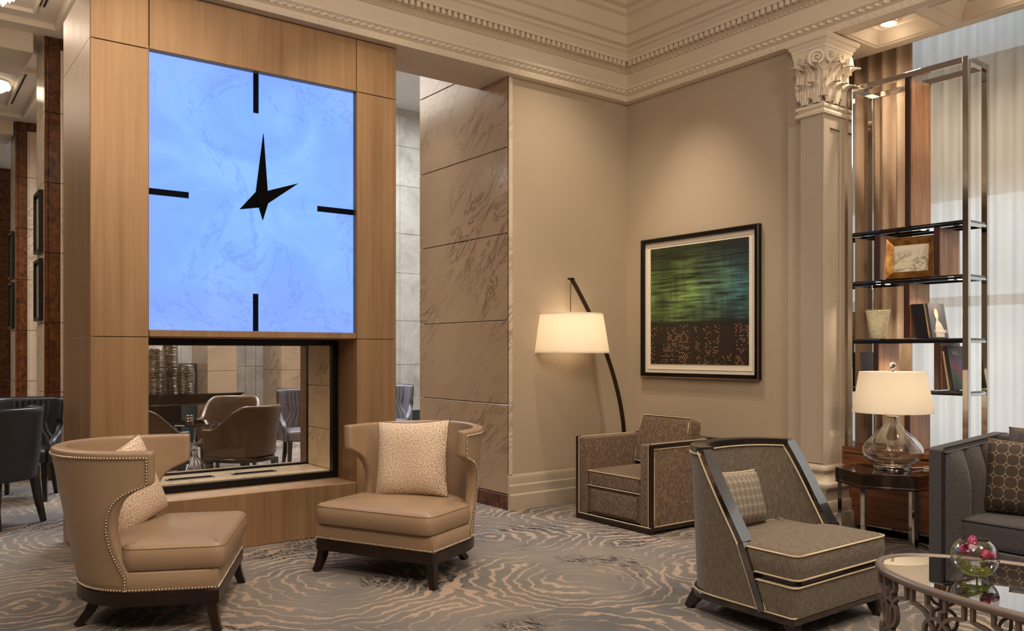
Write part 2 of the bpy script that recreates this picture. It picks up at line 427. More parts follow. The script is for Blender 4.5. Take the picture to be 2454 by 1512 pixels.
    fabric('tweed_brown', [(.36, srgb(48, 36, 29)), (.46, srgb(88, 70, 57)), (.54, srgb(122, 101, 83)), (.64, srgb(196, 174, 148))], (260, 260, 34), (420, 420, 90), .5)
    fabric('linen_greige', [(.35, srgb(68, 60, 52)), (.5, srgb(106, 96, 84)), (.65, srgb(146, 134, 119))], (320, 30, 320), (320, 320, 30), .35)
    fabric('sofa_grey', [(.36, srgb(36, 35, 37)), (.5, srgb(68, 66, 68)), (.64, srgb(108, 103, 102))], (40, 420, 420), (240, 240, 240), .4)
    fabric('satin_dark', [(.4, srgb(60, 56, 58)), (.6, srgb(84, 80, 80))], (20, 20, 20), (200, 200, 200), .1, .45)
    fabric('drape', [(.4, srgb(186, 160, 134)), (.6, srgb(212, 188, 160))], (260, 260, 30), (300, 300, 300), .2)
    fabric('piping_cream', [(.4, srgb(186, 166, 136)), (.6, srgb(214, 196, 168))], (200, 200, 200), (400, 400, 400), .1)
    newmat('piping_dark', srgb(22, 22, 28), .5)
    newmat('piping_plum', srgb(58, 50, 62), .5)
    newmat('piping_taupe', srgb(120, 92, 68), .5)
    # dotted pillow
    m, nt, b = newmat('fabric_dots', rough=.62)
    sx_ = nd(nt, 'SeparateXYZ', {0: coord(nt, kind='Object')})
    vo = nd(nt, 'TexVoronoi', {'Vector': nd(nt, 'CombineXYZ', {0: sx_.outputs[0], 1: sx_.outputs[2]}).outputs[0], 'Scale': 84.0, 'Randomness': .75}, voronoi_dimensions='2D').outputs['Distance']
    f = nd(nt, 'MapRange', {0: vo, 1: .19, 2: .27, 3: 1.0, 4: 0.0}, clamp=True).outputs[0]
    fi = noise(nt, coord(nt, (300, 300, 300), 'Object'), 1, 2)
    setc(nt, b, mix(nt, f, mix(nt, fi, srgb(206, 184, 162), srgb(226, 206, 184)), srgb(128, 92, 66))); bump(nt, b, fi, .1, .002)
    # lattice pillows
    def lattice(nm, per, cbg, cln):
        m, nt, b = newmat(nm, rough=.75)
        xyz = nd(nt, 'SeparateXYZ', {0: coord(nt, kind='Object')})
        cu = math_(nt, 'POWER', math_(nt, 'ABSOLUTE', math_(nt, 'SINE', math_(nt, 'MULTIPLY', xyz.outputs[0], PI/per))), .62); cv = math_(nt, 'POWER', math_(nt, 'ABSOLUTE', math_(nt, 'SINE', math_(nt, 'MULTIPLY', xyz.outputs[2], PI/per))), .62)
        sm = math_(nt, 'ADD', cu, cv)
        g = math_(nt, 'ABSOLUTE', math_(nt, 'SUBTRACT', sm, 1.0))
        l1 = nd(nt, 'MapRange', {0: g, 1: .10, 2: .17, 3: 1.0, 4: 0.0}, clamp=True).outputs[0]
        fi = noise(nt, coord(nt, (350, 350, 350), 'Object'), 1, 2)
        setc(nt, b, mix(nt, math_(nt, 'MULTIPLY', fi, .3), mix(nt, l1, cbg, cln), cbg)); bump(nt, b, math_(nt, 'ADD', l1, fi), .25, .002)
    lattice('lattice_silver', .042, srgb(120, 110, 98), srgb(196, 186, 172))
    lattice('lattice_brown', .062, srgb(58, 46, 38), srgb(150, 132, 110))
    # --- metals and glass
    newmat('chrome', (.56, .54, .52, 1), .06, 1.0)
    newmat('chrome_dark', srgb(150, 132, 118), .10, 1.0)
    newmat('nickel', srgb(214, 200, 182), .18, 1.0)
    m, nt, b = newmat('silver_ribbed', srgb(140, 128, 114), .28, .9)
    setc(nt, b, ramp(nt, noise(nt, coord(nt, (4, 4, 70), 'Object'), 2, 3), [(.35, srgb(84, 76, 68)), (.65, srgb(170, 158, 144))]))
    newmat('metal_taupe', srgb(122, 110, 104), .40, .45)
    newmat('metal_bronze_lamp', srgb(74, 58, 42), .25, .8)
    m, nt, b = newmat('gold_leaf', rough=.3, metal=.8)
    setc(nt, b, ramp(nt, noise(nt, coord(nt, kind='Object'), 20, 4), [(.3, srgb(120, 80, 36)), (.7, srgb(190, 142, 78))]))
    newmat('frame_black', srgb(13, 11, 12), .3, Specular_IOR_Level=.3)
    newmat('black_matte', srgb(3, 3, 4), .7, Specular_IOR_Level=.05)
    newmat('marker_black', srgb(6, 9, 26), .6, Specular_IOR_Level=.05)
    newmat('paper_white', srgb(232, 222, 204), .8)
    newmat('vent_black', srgb(14, 10, 8), .8)
    newmat('cable_clear', srgb(210, 200, 184), .3)
    def glass(nm, tint=(1, 1, 1, 1), refl=1.0, rough=0.0, ior=1.5):
        m = bpy.data.materials.new(nm); m.use_nodes = True; nt = m.node_tree; nt.nodes.clear(); MAT[nm] = m
        tr = nd(nt, 'BsdfTransparent', {'Color': tint}); gl = nd(nt, 'BsdfGlossy', {'Roughness': rough})
        fc = nd(nt, 'LayerWeight', {'Blend': .5}).outputs['Facing']
        f = math_(nt, 'MULTIPLY', math_(nt, 'ADD', math_(nt, 'MULTIPLY', math_(nt, 'POWER', fc, ior if ior > 2 else 4.0), .9), .045), refl, clamp=True)
        mx = nd(nt, 'MixShader', {0: f, 1: tr.outputs[0], 2: gl.outputs[0]}); o = nd(nt, 'OutputMaterial', {0: mx.outputs[0]})
    glass('glass_clear', (.97, .97, .96, 1), 1.0)
    glass('glass_pane', (.97, .96, .95, 1), .6)
    glass('glass_smoke', (.20, .19, .18, 1), 2.0)
    glass('glass_shelf', (.18, .17, .17, 1), 1.6)
    glass('glass_lamp', (.93, .91, .88, 1), 1.7, 0.02, 2.3)
    m = bpy.data.materials.new('crystal'); m.use_nodes = True; MAT['crystal'] = m
    b = m.node_tree.nodes['Principled BSDF']; b.inputs['Transmission Weight'].default_value = 1; b.inputs['Roughness'].default_value = 0; b.inputs['IOR'].default_value = 1.45
    # sheer curtain / shades
    def cloth(nm, col, tr, tl, df, rough=1):
        m = bpy.data.materials.new(nm); m.use_nodes = True; nt = m.node_tree; nt.nodes.clear(); MAT[nm] = m
        a = nd(nt, 'BsdfTransparent', {'Color': (1, 1, 1, 1)}); t = nd(nt, 'BsdfTranslucent', {'Color': col}); d_ = nd(nt, 'BsdfDiffuse', {'Color': col})
        m1 = nd(nt, 'MixShader', {0: tl/(tl+df), 1: d_.outputs[0], 2: t.outputs[0]})
        m2 = nd(nt, 'MixShader', {0: 1-tr, 1: a.outputs[0], 2: m1.outputs[0]}); nd(nt, 'OutputMaterial', {0: m2.outputs[0]})
    cloth('sheer', (.90, .88, .83, 1), .26, .42, .32)
    cloth('backcloth', srgb(150, 142, 128), .05, .35, .6)
    cloth('shade_white', (.90, .85, .76, 1), .0, .5, .5)
    # emitters
    def emit(nm, col, s):
        m, nt, b = newmat(nm, (.05, .05, .05, 1)); b.inputs['Emission Color'].default_value = col; b.inputs['Emission Strength'].default_value = s
    emit('lamp_glow', (1, .82, .58, 1), 12.0)
    emit('led_glow', (1, .86, .66, 1), 9.0)
    emit('crystal_glow', (1, .84, .62, 1), 3.0)
    # picture
    m, nt, b = newmat('art_city', rough=.45)
    g = nd(nt, 'TexCoord').outputs['Generated']; sp = nd(nt, 'SeparateXYZ', {0: g}); gy, gz = sp.outputs[1], sp.outputs[2]
    hs = nd(nt, 'Mapping', {'Vector': g, 'Rotation': (.05, 0, 0), 'Scale': (1, 2.2, 46)}).outputs[0]
    streak = noise(nt, hs, 1.0, 4, .7)
    soft = noise(nt, nd(nt, 'Mapping', {'Vector': g, 'Scale': (1, 2.0, 3.4)}).outputs[0], 1.5, 3, .5)
    vert = noise(nt, nd(nt, 'Mapping', {'Vector': g, 'Scale': (1, 13, 1.6)}).outputs[0], 1.3, 3, .6)
    hue = mix(nt, nd(nt, 'MapRange', {0: math_(nt, 'ADD', gy, math_(nt, 'MULTIPLY', soft, .5)), 1: .35, 2: .9}, clamp=True).outputs[0], srgb(78, 134, 138), srgb(138, 172, 96))
    glowz = nd(nt, 'MapRange', {0: math_(nt, 'ABSOLUTE', math_(nt, 'SUBTRACT', gz, .58)), 1: .02, 2: .36, 3: 1.0, 4: .12}, clamp=True).outputs[0]
    k = math_(nt, 'MULTIPLY', math_(nt, 'MULTIPLY', nd(nt, 'MapRange', {0: streak, 1: .36, 2: .64}, clamp=True).outputs[0], glowz), nd(nt, 'MapRange', {0: math_(nt, 'ADD', soft, math_(nt, 'MULTIPLY', vert, .6)), 1: .58, 2: 1.0, 3: .35, 4: 1.5}).outputs[0], clamp=True)
    upper = mix(nt, k, srgb(26, 25, 17), hue)
    br = nd(nt, 'TexBrick', {'Vector': nd(nt, 'Mapping', {'Vector': nd(nt, 'CombineXYZ', {0: gy, 1: gz}).outputs[0], 'Scale': (1, 1, 1)}).outputs[0], 'Color1': (1, 1, 1, 1), 'Color2': (0, 0, 0, 1), 'Mortar': (0, 0, 0, 1), 'Scale': 10.0, 'Mortar Size': .05, 'Brick Width': .22, 'Row Height': .15, 'Bias': 0.0})
    blk = noise(nt, nd(nt, 'Mapping', {'Vector': g, 'Scale': (1, 16, 2.4)}).outputs[0], 1.0, 1, .4)
    wm = math_(nt, 'MULTIPLY', math_(nt, 'GREATER_THAN', nd(nt, 'SeparateColor', {0: br.outputs[0]}).outputs[0], .55), nd(nt, 'MapRange', {0: blk, 1: .47, 2: .50}, clamp=True).outputs[0])
    lower = mix(nt, math_(nt, 'MULTIPLY', wm, .9), mix(nt, vert, srgb(22, 16, 10), srgb(52, 34, 20)), mix(nt, streak, srgb(206, 120, 66), srgb(222, 204, 160)))
    edge = nd(nt, 'MapRange', {0: math_(nt, 'ADD', gz, math_(nt, 'MULTIPLY', math_(nt, 'SUBTRACT', streak, .5), .03)), 1: .335, 2: .35}, clamp=True).outputs[0]
    c = mix(nt, edge, lower, upper)
    band = nd(nt, 'MapRange', {0: math_(nt, 'ABSOLUTE', math_(nt, 'SUBTRACT', gz, .345)), 1: .008, 2: .03, 3: .85, 4: 0.0}, clamp=True).outputs[0]
    setc(nt, b, mix(nt, band, c, srgb(18, 16, 12)))
    # small sketch
    m, nt, b = newmat('art_sketch', rough=.6)
    g = coord(nt, (1, 1, 1), 'Generated')
    v = math_(nt, 'ABSOLUTE', math_(nt, 'SUBTRACT', noise(nt, g, 2.3, 4, .55, 1.4), .5))
    f = nd(nt, 'MapRange', {0: v, 1: 0.0, 2: .05, 3: .75, 4: 0.0}, clamp=True).outputs[0]
    z = nd(nt, 'SeparateXYZ', {0: g}).outputs[2]
    setc(nt, b, mix(nt, math_(nt, 'MULTIPLY', f, nd(nt, 'MapRange', {0: z, 1: .85, 2: .5}, clamp=True).outputs[0]), srgb(236, 226, 204), srgb(96, 84, 70)))
    # books
    newmat('book_black', srgb(26, 23, 23), .4); newmat('book_grey', srgb(74, 70, 70), .4); newmat('book_tan', srgb(178, 152, 126), .6); newmat('book_pages', srgb(226, 216, 198), .8)
    newmat('figure_pale', srgb(206, 170, 134), .5); newmat('figure_cloth', srgb(190, 176, 158), .5); newmat('figure_hair', srgb(116, 74, 44), .5); newmat('letter_white', srgb(236, 230, 222), .5); newmat('letter_grey', srgb(140, 130, 120), .5)
    m, nt, b = newmat('book_dots', rough=.35)
    g = nd(nt, 'TexCoord').outputs['Generated']; sp = nd(nt, 'SeparateXYZ', {0: g}); gy, gz = sp.outputs[0], sp.outputs[2]
    sx = math_(nt, 'SINE', math_(nt, 'MULTIPLY', gy, 62.0)); sz = math_(nt, 'SINE', math_(nt, 'MULTIPLY', gz, 78.0))
    dts = nd(nt, 'MapRange', {0: math_(nt, 'MULTIPLY', sx, sz), 1: .1, 2: .4}, clamp=True).outputs[0]
    env = nd(nt, 'MapRange', {0: gz, 1: .78, 2: .62}, clamp=True).outputs[0]
    colr = ramp(nt, math_(nt, 'ADD', math_(nt, 'MULTIPLY', gz, .7), math_(nt, 'MULTIPLY', gy, .4)), [(.1, srgb(40, 44, 40)), (.35, srgb(110, 140, 70)), (.5, srgb(220, 60, 80)), (.7, srgb(110, 90, 210))])
    setc(nt, b, mix(nt, math_(nt, 'MULTIPLY', dts, env), srgb(40, 38, 42), colr))
    # speckled glass vase
    m, nt, b = newmat('vase_speckle', rough=.12)
    sp_ = noise(nt, coord(nt, (1, 1, 1), 'Object', rot=(.3, .6, 0)), 60, 5, .75); s2 = noise(nt, coord(nt, (14, 14, 60), 'Object', rot=(.5, .3, 0)), 1, 3)
    setc(nt, b, mix(nt, math_(nt, 'MULTIPLY', s2, .4), ramp(nt, sp_, [(.35, srgb(176, 166, 124)), (.55, srgb(226, 220, 186))]), srgb(242, 236, 210)))
    newmat('tulip_petal', srgb(150, 30, 84), .4, Subsurface_Weight=.1); newmat('tulip_petal_pale', srgb(186, 74, 126), .4)
    newmat('stem_green', srgb(120, 136, 40), .4); newmat('leaf_green', srgb(112, 118, 48), .4)
    newmat('water', srgb(226, 226, 212), .02); MAT['water'] = MAT['glass_clear']
build_materials()
# ------------------------------------------------------------------ the setting
YA, XB = 5.68, 5.63
def struct(name, mb, mat, parent=None, smooth=35, label=None):
    o = mb.build(name, mat, parent, smooth)
    if parent is None: tag(o, label, kind='structure')
    return o
struct('floor', MB().box(-5, 8.4, -4, 18.2, -.1, 0), 'carpet', label='grey carpet with beige wavy ring pattern')
struct('ceiling_main', MB().box(-5, 5.9, -4, YA+.02, 4.62, 4.72), 'ceiling_paint', label='cream ceiling over the big room')
struct('ceiling_hall', MB().box(-5, 2.15, 6.13, 18.2, 4.66, 4.78), 'plaster', label='cream ceiling of the marble hall')
struct('ceiling_lounge', MB().box(2.07, 8.4, 6.13, 13.2, 5.66, 5.76), 'white_paint', label='white ceiling of the lounge beyond')
wb = MB().box(XB, 5.80, 3.86, 5.80, 0, 4.66)
struct('wall_right', wb, 'wall_paint', label='taupe painted wall behind the green picture')
wa = MB().box(4.26, XB+.1, YA, 7.15, 0, 5.66)
WA = struct('wall_back', wa, 'wall_paint', label='taupe painted wall beside the marble reveal')
struct('wall_beam', MB().box(-5, 4.26, YA, 6.13, 3.70, 5.66), 'plaster', label='plaster beam over the clock block')
struct('wall_lintel', MB().box(XB, 6.20, -4, 3.86, 3.95, 4.66), 'plaster', label='plaster lintel over the window bay')
struct('wall_left', MB().box(-5.1, -5, -4, 18.2, 0, 4.8), 'rear_paint', label='painted wall far left')
struct('wall_rear', MB().box(-5.1, 7.5, -4.1, -4, 0, 4.7), 'rear_paint', label='painted wall behind the viewer')
struct('wall_hall_upper', MB().box(2.07, 2.15, 6.13, 13.2, 4.66, 5.7), 'plaster', label='wall above the hall piers')
struct('wall_lounge_side', MB().box(8.3, 8.4, 7.0, 13.2, 0, 5.7), 'stone_grey', label='stone wall at the lounge side')
struct('wall_lounge_near', MB().box(5.75, 8.4, 7.05, 7.15, 0, 5.7), 'rear_paint', label='painted wall at the lounge near side')
struct('wall_bay_end', MB().box(5.80, 7.5, 4.00, 4.08, 0, 4.7), 'wall_paint', label='painted end wall of the window bay')
struct('wall_hall_end', MB().box(-5, 2.1, 17.65, 17.8, 0, 4.7), 'marble_pale', label='pale marble wall at the hall end')
struct('wall_hall_end_strip', MB().box(1.55, 1.78, 17.5, 17.65, 0, 4.66), 'marble_brown', label='brown marble strip at the hall end')

# marble reveal of the opening: slabs, brown base, pale edge strip
zs = [.13, .90, 1.62, 2.365, 3.10, 3.85, 4.6, 5.6]
for a, b in zip(zs[:-1], zs[1:]): struct('marble_slab', MB().box(4.222, 4.26, YA-.004, 7.16, a+.003, b-.003, .003), 'marble_cream', WA)
struct('base_slab', MB().box(4.214, 4.26, YA-.004, 7.16, 0, .127, .003), 'marble_brown', WA)
struct('edge_strip', MB().box(4.222, 4.262, YA-.010, YA+.01, .30, 3.70, .003), 'marble_pale', WA)

# entablature (cornice) on both walls
PROF = [(.08, 3.700), (.085, 3.715), (.09, 3.745), (.075, 3.750), (.10, 3.765), (.10, 3.780), (.125, 3.795), (.13, 3.815), (.05, 3.818), (.05, 3.962), (.06, 3.966), (.095, 3.990), (.115, 3.995), (.115, 4.037), (.165, 4.037), (.175, 4.058), (.03, 4.060),
        (.03, 4.180), (.045, 4.195), (.045, 4.225), (.075, 4.240), (.075, 4.320), (.10, 4.335), (.11, 4.365), (.11, 4.475), (.145, 4.495), (.155, 4.530), (.205, 4.545), (.23, 4.585), (.34, 4.60), (.34, 4.63)]
def cornice(axis, a, name, label):
    m = MB(); v = []; f = []
    for p, z in [(0, 3.70)]+PROF:
        if axis == 'x': v += [(a, YA-p, z), (XB-p, YA-p, z)]
        else: v += [(XB-p, YA-p, z), (XB-p, a, z)]
    for k in range(len(PROF)): f.append((2*k, 2*k+1, 2*k+3, 2*k+2))
    m.add(v, f); o = m.build(name, 'plaster', None, 28); tag(o, label, kind='structure'); return o
ca = cornice('x', -5, 'trim_1', 'cream plaster cornice with dentils above the clock wall')
cb = cornice('y', -4, 'trim_2', 'cream plaster cornice with dentils above the picture wall')
den = MB().box(-.0165, .0165, 0, .052, -.021, .021, .002).mesh('dentil', 'plaster')
for k in range(52): part('dentil', den, ca, (XB-.20-k*.056, YA-.165, 4.014))
for k in range(56): part('dentil', den, cb, (XB-.165, YA-.20-k*.056, 4.014), (0, 0, -PI/2))
# carved leaf bands: a small curled leaf repeated along each moulding
def leafband(parent, axis, length, p, z, step, h, out):
    m = MB(); n = int(length/step)
    for k in range(n):
        s = .14+k*step
        def P(a, q, zz):
            return (XB-s-a, YA-p-q, zz) if axis == 'x' else (XB-p-q, YA-s-a, zz)
        w = step*.40
        pts = []
        for (a, t, q) in ((-w, 0, .001), (0, 0, out*.7), (w, 0, .001), (-w*.8, .5, .002), (0, .5, out*1.2), (w*.9, .5, .002), (w*.1, 1, out*.4), (w*.5, 1.05, out), (w*.9, .95, .001)):
            pts.append(P(a, q, z+h*t))
        m.add(pts, [(0, 1, 4, 3), (1, 2, 5, 4), (3, 4, 7, 6), (4, 5, 8, 7)])
    return m.build('leaf_carving', 'plaster', parent, 0, kind='stuff')
for par, ax, ln in ((ca, 'x', 4.6), (cb, 'y', 3.6)):
    leafband(par, ax, ln, .083, 3.716, .062, .028, .007); leafband(par, ax, ln, .10, 3.768, .062, .026, .014); leafband(par, ax, ln, .056, 3.966, .045, .026, .022)

# baseboards
BP = [(.0, 0), (.045, 0), (.045, .125), (.04, .132), (.028, .137), (.028, .205), (.022, .212), (.014, .216), (.014, .270), (.010, .285), (.003, .297), (0, .30)]
def base(name, a, b, axis):
    v = []; f = []
    for p, z in BP:
        v += [(a, YA-p, z), (b, YA-p, z)] if axis == 'x' else [(XB-p, a, z), (XB-p, b, z)]
    for k in range(len(BP)-1): f.append((2*k, 2*k+1, 2*k+3, 2*k+2))
    if axis == 'x': f.append(tuple(2*k for k in range(len(BP))))
    o = MB().add(v, f).build(name, 'trim_paint', None, 25); tag(o, 'stepped taupe baseboard', kind='structure')
base('baseboard_back', 4.215, XB, 'x'); base('baseboard_right', YA, 3.86, 'y')

# ------------------------------------------------------------------ window bay: soffit coffers, pilaster, window
sf = MB()
CO = [(5.66, 6.12, 2.915, 3.46), (5.66, 6.12, 1.98, 2.83), (5.66, 6.12, 1.05, 1.90)]
xs0, xs1 = 5.632, 6.19
ycur = 3.86
for x0, x1, y0, y1 in CO:
    sf.box(xs0, xs1, y1, ycur, 3.70, 3.76); sf.box(xs0, x0, y0, y1, 3.70, 3.76); sf.box(x1, xs1, y0, y1, 3.70, 3.76); ycur = y0
sf.box(xs0, xs1, -4, ycur, 3.70, 3.76)
sof = struct('ceiling_bay', sf, 'plaster', label='coffered cream soffit over the window bay')
for x0, x1, y0, y1 in CO:
    pr = [(0, 3.700), (-.006, 3.694), (-.016, 3.694), (-.020, 3.706), (-.030, 3.708), (-.036, 3.73), (-.055, 3.765), (-.085, 3.785), (-.098, 3.786), (-.102, 3.80), (-.115, 3.805)]
    v = []; f = []
    for off, z in pr: v += [(x, y, z) for x, y in offset_ring((x0, x1, y0, y1), off)]
    for k in range(len(pr)-1):
        for i in range(4): f.append((k*4+i, k*4+(i+1) % 4, (k+1)*4+(i+1) % 4, (k+1)*4+i))
    n = len(v)-4; f.append((n, n+1, n+2, n+3))
    MB().add(v, f).build('coffer', 'plaster', sof, 30)
struct('wall_bay_pocket', MB().box(6.19, 6.22, -4, 3.86, 3.70, 4.66), 'plaster', label='curtain pocket edge above the bay')
struct('ceiling_pocket', MB().box(6.19, 7.5, -4, 4.05, 4.6, 4.7), 'ceiling_paint', label='ceiling over the curtain pocket')
# window wall
wf = MB().box(6.78, 6.9, -4, 4.05, 0, .25).box(6.78, 6.9, -4, 4.05, 4.2, 4.7)
struct('wall_window', wf, 'white_paint', label='window wall behind the sheers')
for i, y in enumerate((3.25, 1.75, .25, -1.25)):
    wd = MB()
    for yy in (y-.72, y+.72): wd.box(6.80, 6.88, yy-.04, yy+.04, .25, 4.2, .006)
    for zz in (.29, 1.75, 3.42, 4.16): wd.box(6.80, 6.88, y-.72, y+.72, zz-.04, zz+.04, .006)
    w = wd.build('window_%d' % (i+1), 'metal_taupe'); tag(w, 'tall gridded window behind the sheers', kind='structure')
    for z0, z1 in ((.33, 1.71), (1.79, 3.38), (3.46, 4.12)):
        MB().box(6.835, 6.84, y-.68, y+.68, z0, z1).build('pane', 'glass_clear', w)
# pilaster with base and capital
RP = (5.53, 5.81, 3.535, 3.90)
pm = MB()
pm.box(5.53, 5.81, 3.545, 3.725, .45, 3.2).box(5.58, 5.81, 3.70, 3.87, 0, 3.72)
pil = tag(pm.build('trim_3', 'trim_paint'), 'square pilaster with carved capital beside the shelf unit', kind='structure')
# raised border of the sunk panel on the lit side
for x0, x1, z0, z1 in ((5.53, 5.61, .45, 3.2), (5.75, 5.81, .45, 3.2), (5.61, 5.75, .45, .72), (5.61, 5.75, 3.02, 3.2)):
    MB().box(x0, x1, 3.530, 3.546, z0, z1, .003).build('panel_border', 'trim_paint', pil)
MB().add([(5.61, 3.531, .72), (5.75, 3.531, .72), (5.75, 3.546, .765), (5.61, 3.546, .765)], [(0, 1, 2, 3)]).build('panel_sill', 'trim_paint', pil)
moulding(RP, [(.10, 0), (.10, .155), (.094, .165), (.080, .168), (.080, .245), (.074, .253), (.062, .256), (.062, .33), (.066, .335), (.078, .345), (.084, .362), (.078, .380), (.060, .388), (.052, .392), (.030, .425), (.018, .44), (.018, .452), (.028, .46), (.034, .475), (.028, .492), (.012, .50), (0, .515), (0, .52)]).build('pilaster_base', 'trim_paint', pil, 40)
moulding((5.53, 5.81, 3.535, 3.73), [(0, 3.115), (.022, 3.118), (.026, 3.135), (.018, 3.150), (.006, 3.155), (.010, 3.162), (.024, 3.170), (.024, 3.19), (.006, 3.20), (0, 3.21)]).build('astragal', 'plaster', pil, 40)
# bell
bell = MB()
pr = []
for k in range(13):
    t = k/12.0; pr.append((-.012+.058*t**2.2+.010*math.sin(t*PI), 3.20+.40*t))
moulding((5.535, 5.80, 3.54, 3.73), pr).build('bell', 'plaster', pil, 60)
moulding((5.53, 5.81, 3.535, 3.73), [(.03, 3.59), (.045, 3.60), (.045, 3.618), (.054, 3.625), (.064, 3.648), (.076, 3.655), (.082, 3.672), (.078, 3.69), (.06, 3.70)]).build('abacus', 'plaster', pil, 30)
def volute(loc, rz, tilt, size):
    m = MB(); pts = []; sc = []
    for k in range(60):
        t = k/59.0; a = -PI*.5-t*PI*2*2.15; r = size*(1-t)**.9*.92+.006
        pts.append((r*math.cos(a), -.018*t, r*math.sin(a))); sc.append(1-.62*t)
    m.sweep(pts, [(-.5*size*.42, -.030), (.5*size*.42, -.030), (.5*size*.42, .026), (-.5*size*.42, .026)], up=(0, 1, 0), scale=sc)
    m.lathe([(size*.95, 0), (size*.95, .012), (size*.8, .02), (0.001, .024)], 24, M=R(PI/2, 'X')@T(0, 0, -.01))
    m.ball((0, -.03, 0), size*.17)
    o = m.build('volute', 'plaster', pil, 40); o.location = loc; o.rotation_euler = (0, tilt, rz); return o
volute((5.500, 3.560, 3.525), -PI*.36, 0, .060); volute((5.492, 3.69, 3.515), -PI*.5, 0, .040)
volute((5.552, 3.505, 3.535), -PI*.10, 0, .042); volute((5.665, 3.490, 3.535), 0, 0, .036); volute((5.80, 3.500, 3.510), PI*.10, 0, .062)
def acanthus(loc, rz, w, h, curl):
    m = MB()
    def fn(u, v):
        a = u*2-1; t = v
        lob = 1-.20*abs(math.sin(t*PI*4.2))
        x = w/2*a*lob*(1-.55*t**3)*(.75+.5*math.sin(t*PI))
        y = -.010-.018*math.sin(t*PI*.5)-.012*(1-abs(a))+(.006*math.cos(a*PI*5))-curl*max(0, t-.72)**1.5*6
        z = h*t if t < .86 else h*(.86+.06*math.sin((t-.86)/.14*PI))
        return (x, y, z)
    m.grid(fn, 17, 20)
    o = m.build('acanthus_leaf', 'plaster', pil, 70)
    sm = o.modifiers.new('thick', 'SOLIDIFY'); sm.thickness = .006
    o.location = loc; o.rotation_euler = (-.10, 0, rz); return o
for x in (5.575, 5.67, 5.765): acanthus((x, 3.536, 3.20), 0, .10, .15, .10)
for x in (5.535, 5.62, 5.715, 5.80): acanthus((x, 3.532, 3.24), 0, .085, .25, .13)
for y in (3.58, 3.68): acanthus((5.532, y, 3.20), -PI/2, .09, .15, .10)
for y in (3.54, 3.63, 3.72): acanthus((5.528, y, 3.24), -PI/2, .08, .25, .13)
for (x, y, z) in ((5.510, 3.63, 3.335), (5.60, 3.512, 3.32), (5.73, 3.508, 3.33), (5.507, 3.56, 3.35)):
    MB().ball((0, 0, 0), .021, 12, 8, sc=(1, 1, 1.1)).build('bud', 'plaster', pil).location = (x, y, z)

# downlight in first coffer
def downlight(y, label):
    dl = thing('downlight', label, 'downlight', (5.93, y, 3.794))
    MB().lathe([(.062, -.002), (.066, -.010), (.056, -.014), (.050, -.006), (.048, .006)], 32, cap0=False, cap1=False).build('rim', 'plaster', dl)
    MB().lathe([(.0005, .004), (.048, .004)], 32, cap0=False, cap1=False).build('reflector', 'lamp_glow', dl)
downlight(3.25, 'lit round downlight in the cream coffer above the shelf unit')
spot('downlight_beam', (5.93, 3.22, 3.78), (5.95, 3.25, 0), 60, 125, WARM, .8, .05)
point('downlight_bulb', (5.93, 3.24, 3.755), .5, WARM, .03)
point('downlight_bulb_b', (5.93, 2.40, 3.755), .5, WARM, .03)
spot('downlight_beam_b', (5.84, 2.4, 3.78), (5.84, 2.5, 0), 38, 125, WARM, .8, .05)
spot('downlight_beam_c', (5.84, 1.5, 3.78), (5.84, 1.5, 0), 22, 125, WARM, .8, .05)

# ------------------------------------------------------------------ curtains
def curtain(name, label, cat, x, y0, y1, z0, z1, mat, amp, wl, seed, nper=10, parts=None):
    rnd = random.Random(seed); L = y1-y0; n = int(L/wl*nper); ph = [rnd.uniform(-.7, .7) for _ in range(12)]
    def fn(u, v):
        y = y0+u*L; s = 2*PI*y/wl
        w = math.sin(s+.9*math.sin(y*1.7+ph[0])+.5*math.sin(y*4.1+ph[1]))
        w = math.copysign(abs(w)**.75, w)
        a = amp*(.75+.25*math.sin(y*2.3+ph[2]))*(.8+.2*v)
        return (x+a*w+.008*math.sin(v*5+y*3), y, z1+(z0-z1)*v)
    o = MB().grid(fn, max(n, 8), 14).build(name, mat, None, 80)
    return tag(o, label, cat)
curtain('sheer_curtain', 'long white sheer curtain hanging in folds behind the sofa', 'curtain', 6.52, -2.2, 3.36, .02, 4.5, 'sheer', .035, .13, 3, 14)
dr = MB()
def drape(u, v):
    y = 3.30+u*.68; s = u*5.5*2*PI
    w = math.copysign(abs(math.sin(s))**.6, math.sin(s))
    return (6.36+.05*w+.05*u, y, 4.5-4.48*v)
tag(dr.grid(drape, 120, 10).build('drape', 'drape', None, 80), 'beige full length drape behind the shelf unit', 'curtain')
tag(curtain('dark_backcloth', 'added grey blind behind the sheer curtain', 'backcloth', 6.70, -2.2, 3.9, 2.54, 3.62, 'backcloth', .001, .5, 5), None)  # added sheet standing in for the darker view outside, mid-window

